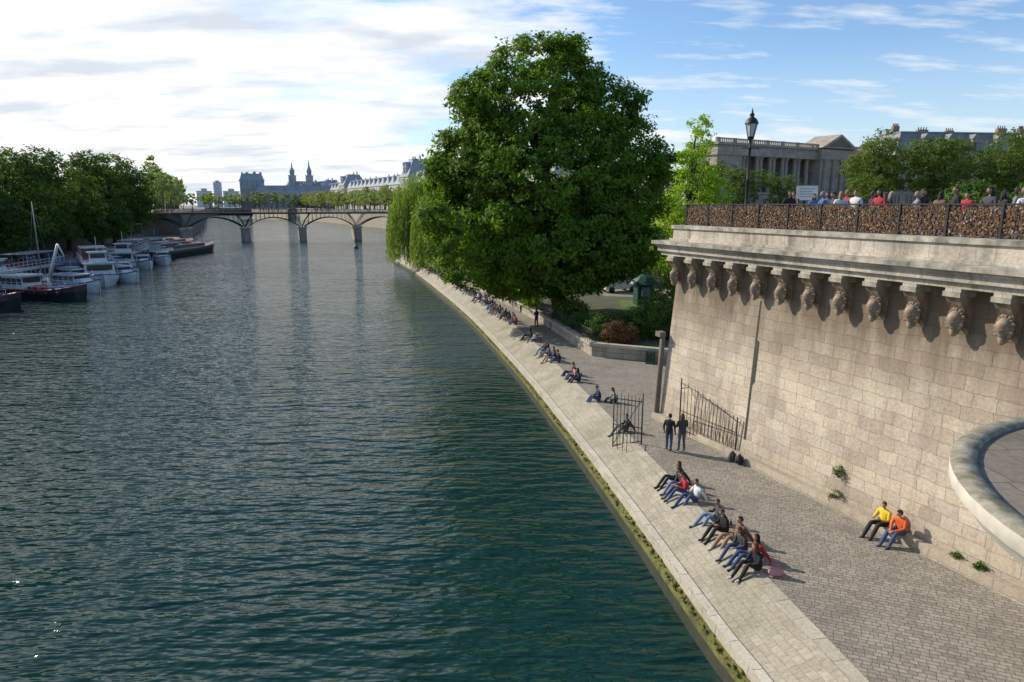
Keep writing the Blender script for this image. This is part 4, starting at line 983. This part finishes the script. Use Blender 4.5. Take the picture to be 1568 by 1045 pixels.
edge('d',31.7,TO[0],TR[4],HA[0],.1); edge('a',37.0,TO[1],TR[0],HA[0],.3); edge('c',36.5,TO[6],TR[1],HA[1],1.1)
edge('b',42.9,TO[0],TR[1],HA[1],.3); edge('a',42.0,TO[10],TR[0],HA[2],.3); edge('e',41.2,TO[1],TR[1],HA[0],.3)
for i,y in enumerate([46.6,47.3,48.1,48.8,50.0,54.0,54.8,55.5,62.3,63.0,63.9,64.6,65.6,66.3,66.9,68.2,68.8,69.5,70.2,71.5,72.2,73,74.2,75,76,77,78,79.2,81,82,83,84,85,86.5,88,90,92,94,97,98,100,103,105,108,110,112,115,118,122]):
    edge('abcdef'[(i*5+i//3)%6],y,TO[[0,1,2,6,0,4,5,0,3,7,1][i%11]],TR[(i*3)%5],HA[(i*2+i//4)%3],R.uniform(0,.4),R.uniform(.94,1.03),R.uniform(-.3,.3))
for s_,k_,c_,sc in ((13.55,'g',8,1.0),(14.2,'h',9,1.0)):
    p=TM@Vector((s_,-.32,0)); ppl(k_,p.x,p.y,2.0,(-.927,-.374),TO[c_],TR[1] if c_==8 else TR[0],HA[1-(c_-8)],sc=sc)
p=TM@Vector((6.7,-.5,0)); backpack(p.x,p.y,ZW,TO[0],1.2); p=TM@Vector((6.3,-.55,0)); backpack(p.x,p.y,ZW,TO[2],.4)
ppl('s',7.0,29.0,ZW,(.5,.85),TO[0],TR[0],HA[0]); ppl('t',7.55,28.9,ZW,(-.2,1),TO[2],TR[4],HA[1],sc=1.02)
for i,(x,y) in enumerate([(1.6,68.5),(.9,69.2),(3.6,59.5),(-1.8,79),(2.2,60.5),(.6,71)]): ppl('stw'[i%3],x,y,ZW,(R.uniform(-1,1),R.uniform(-1,1)),TO[i%3],TR[i%3],HA[i%3])
TL=[(6.2,1.6),(7.6,2.2),(8.1,2.0),(8.9,1.5),(10.0,1.8),(10.5,1.6),(11.2,2.6),(12.7,1.7),(13.3,1.6),(14.3,1.7),(15.0,2.2),(16.3,1.5),(16.8,1.6),(17.2,2.3),(17.6,1.6),(9.4,3.2),(12.0,4.0),(15.6,3.5),(5.0,3),(14.7,4.2),(18.4,1.8),(19.5,1.9)]
TL+=[(R.uniform(5,19),R.uniform(1.3,5)) for i in range(20)]
for i,(s_,dy) in enumerate(TL):
    p=TM@Vector((s_,dy,0)); ppl('stuw'[i%4],p.x,p.y,11.3,(R.uniform(-1,1),R.uniform(-1,.3)),TO[[0,7,2,4,1,3,6,11,0,2,1][i%11]],TR[i%5],HA[[0,1,0,2,1,0,3][i%7]],sc=R.uniform(.93,1.03))
for i in range(60):
    p=FB@Vector((8+R.random()*(FL-20),R.uniform(-4.2,3.5),9.9)); ppl('stw'[i%3],p.x,p.y,9.9,(R.uniform(-1,1),R.uniform(-1,1)),TO[i%8],TR[i%5],HA[i%3])
a=MB(); a.ball((0,0,.12),(.24,.17,.14),TO[10],12,8,lambda p,q: Vector((q.x*(1-.2*max(0,p.z)),q.y,q.z))); a.tube([(-.15,0,.2),(-.08,0,.34),(.08,0,.34),(.15,0,.2)],.015,TO[10],5)
o=a.obj('handbag'); pp,_=at_y(Up,18.6); o.location=(pp.x+.35,18.55,ZW)
print('objects',len(bpy.data.objects))
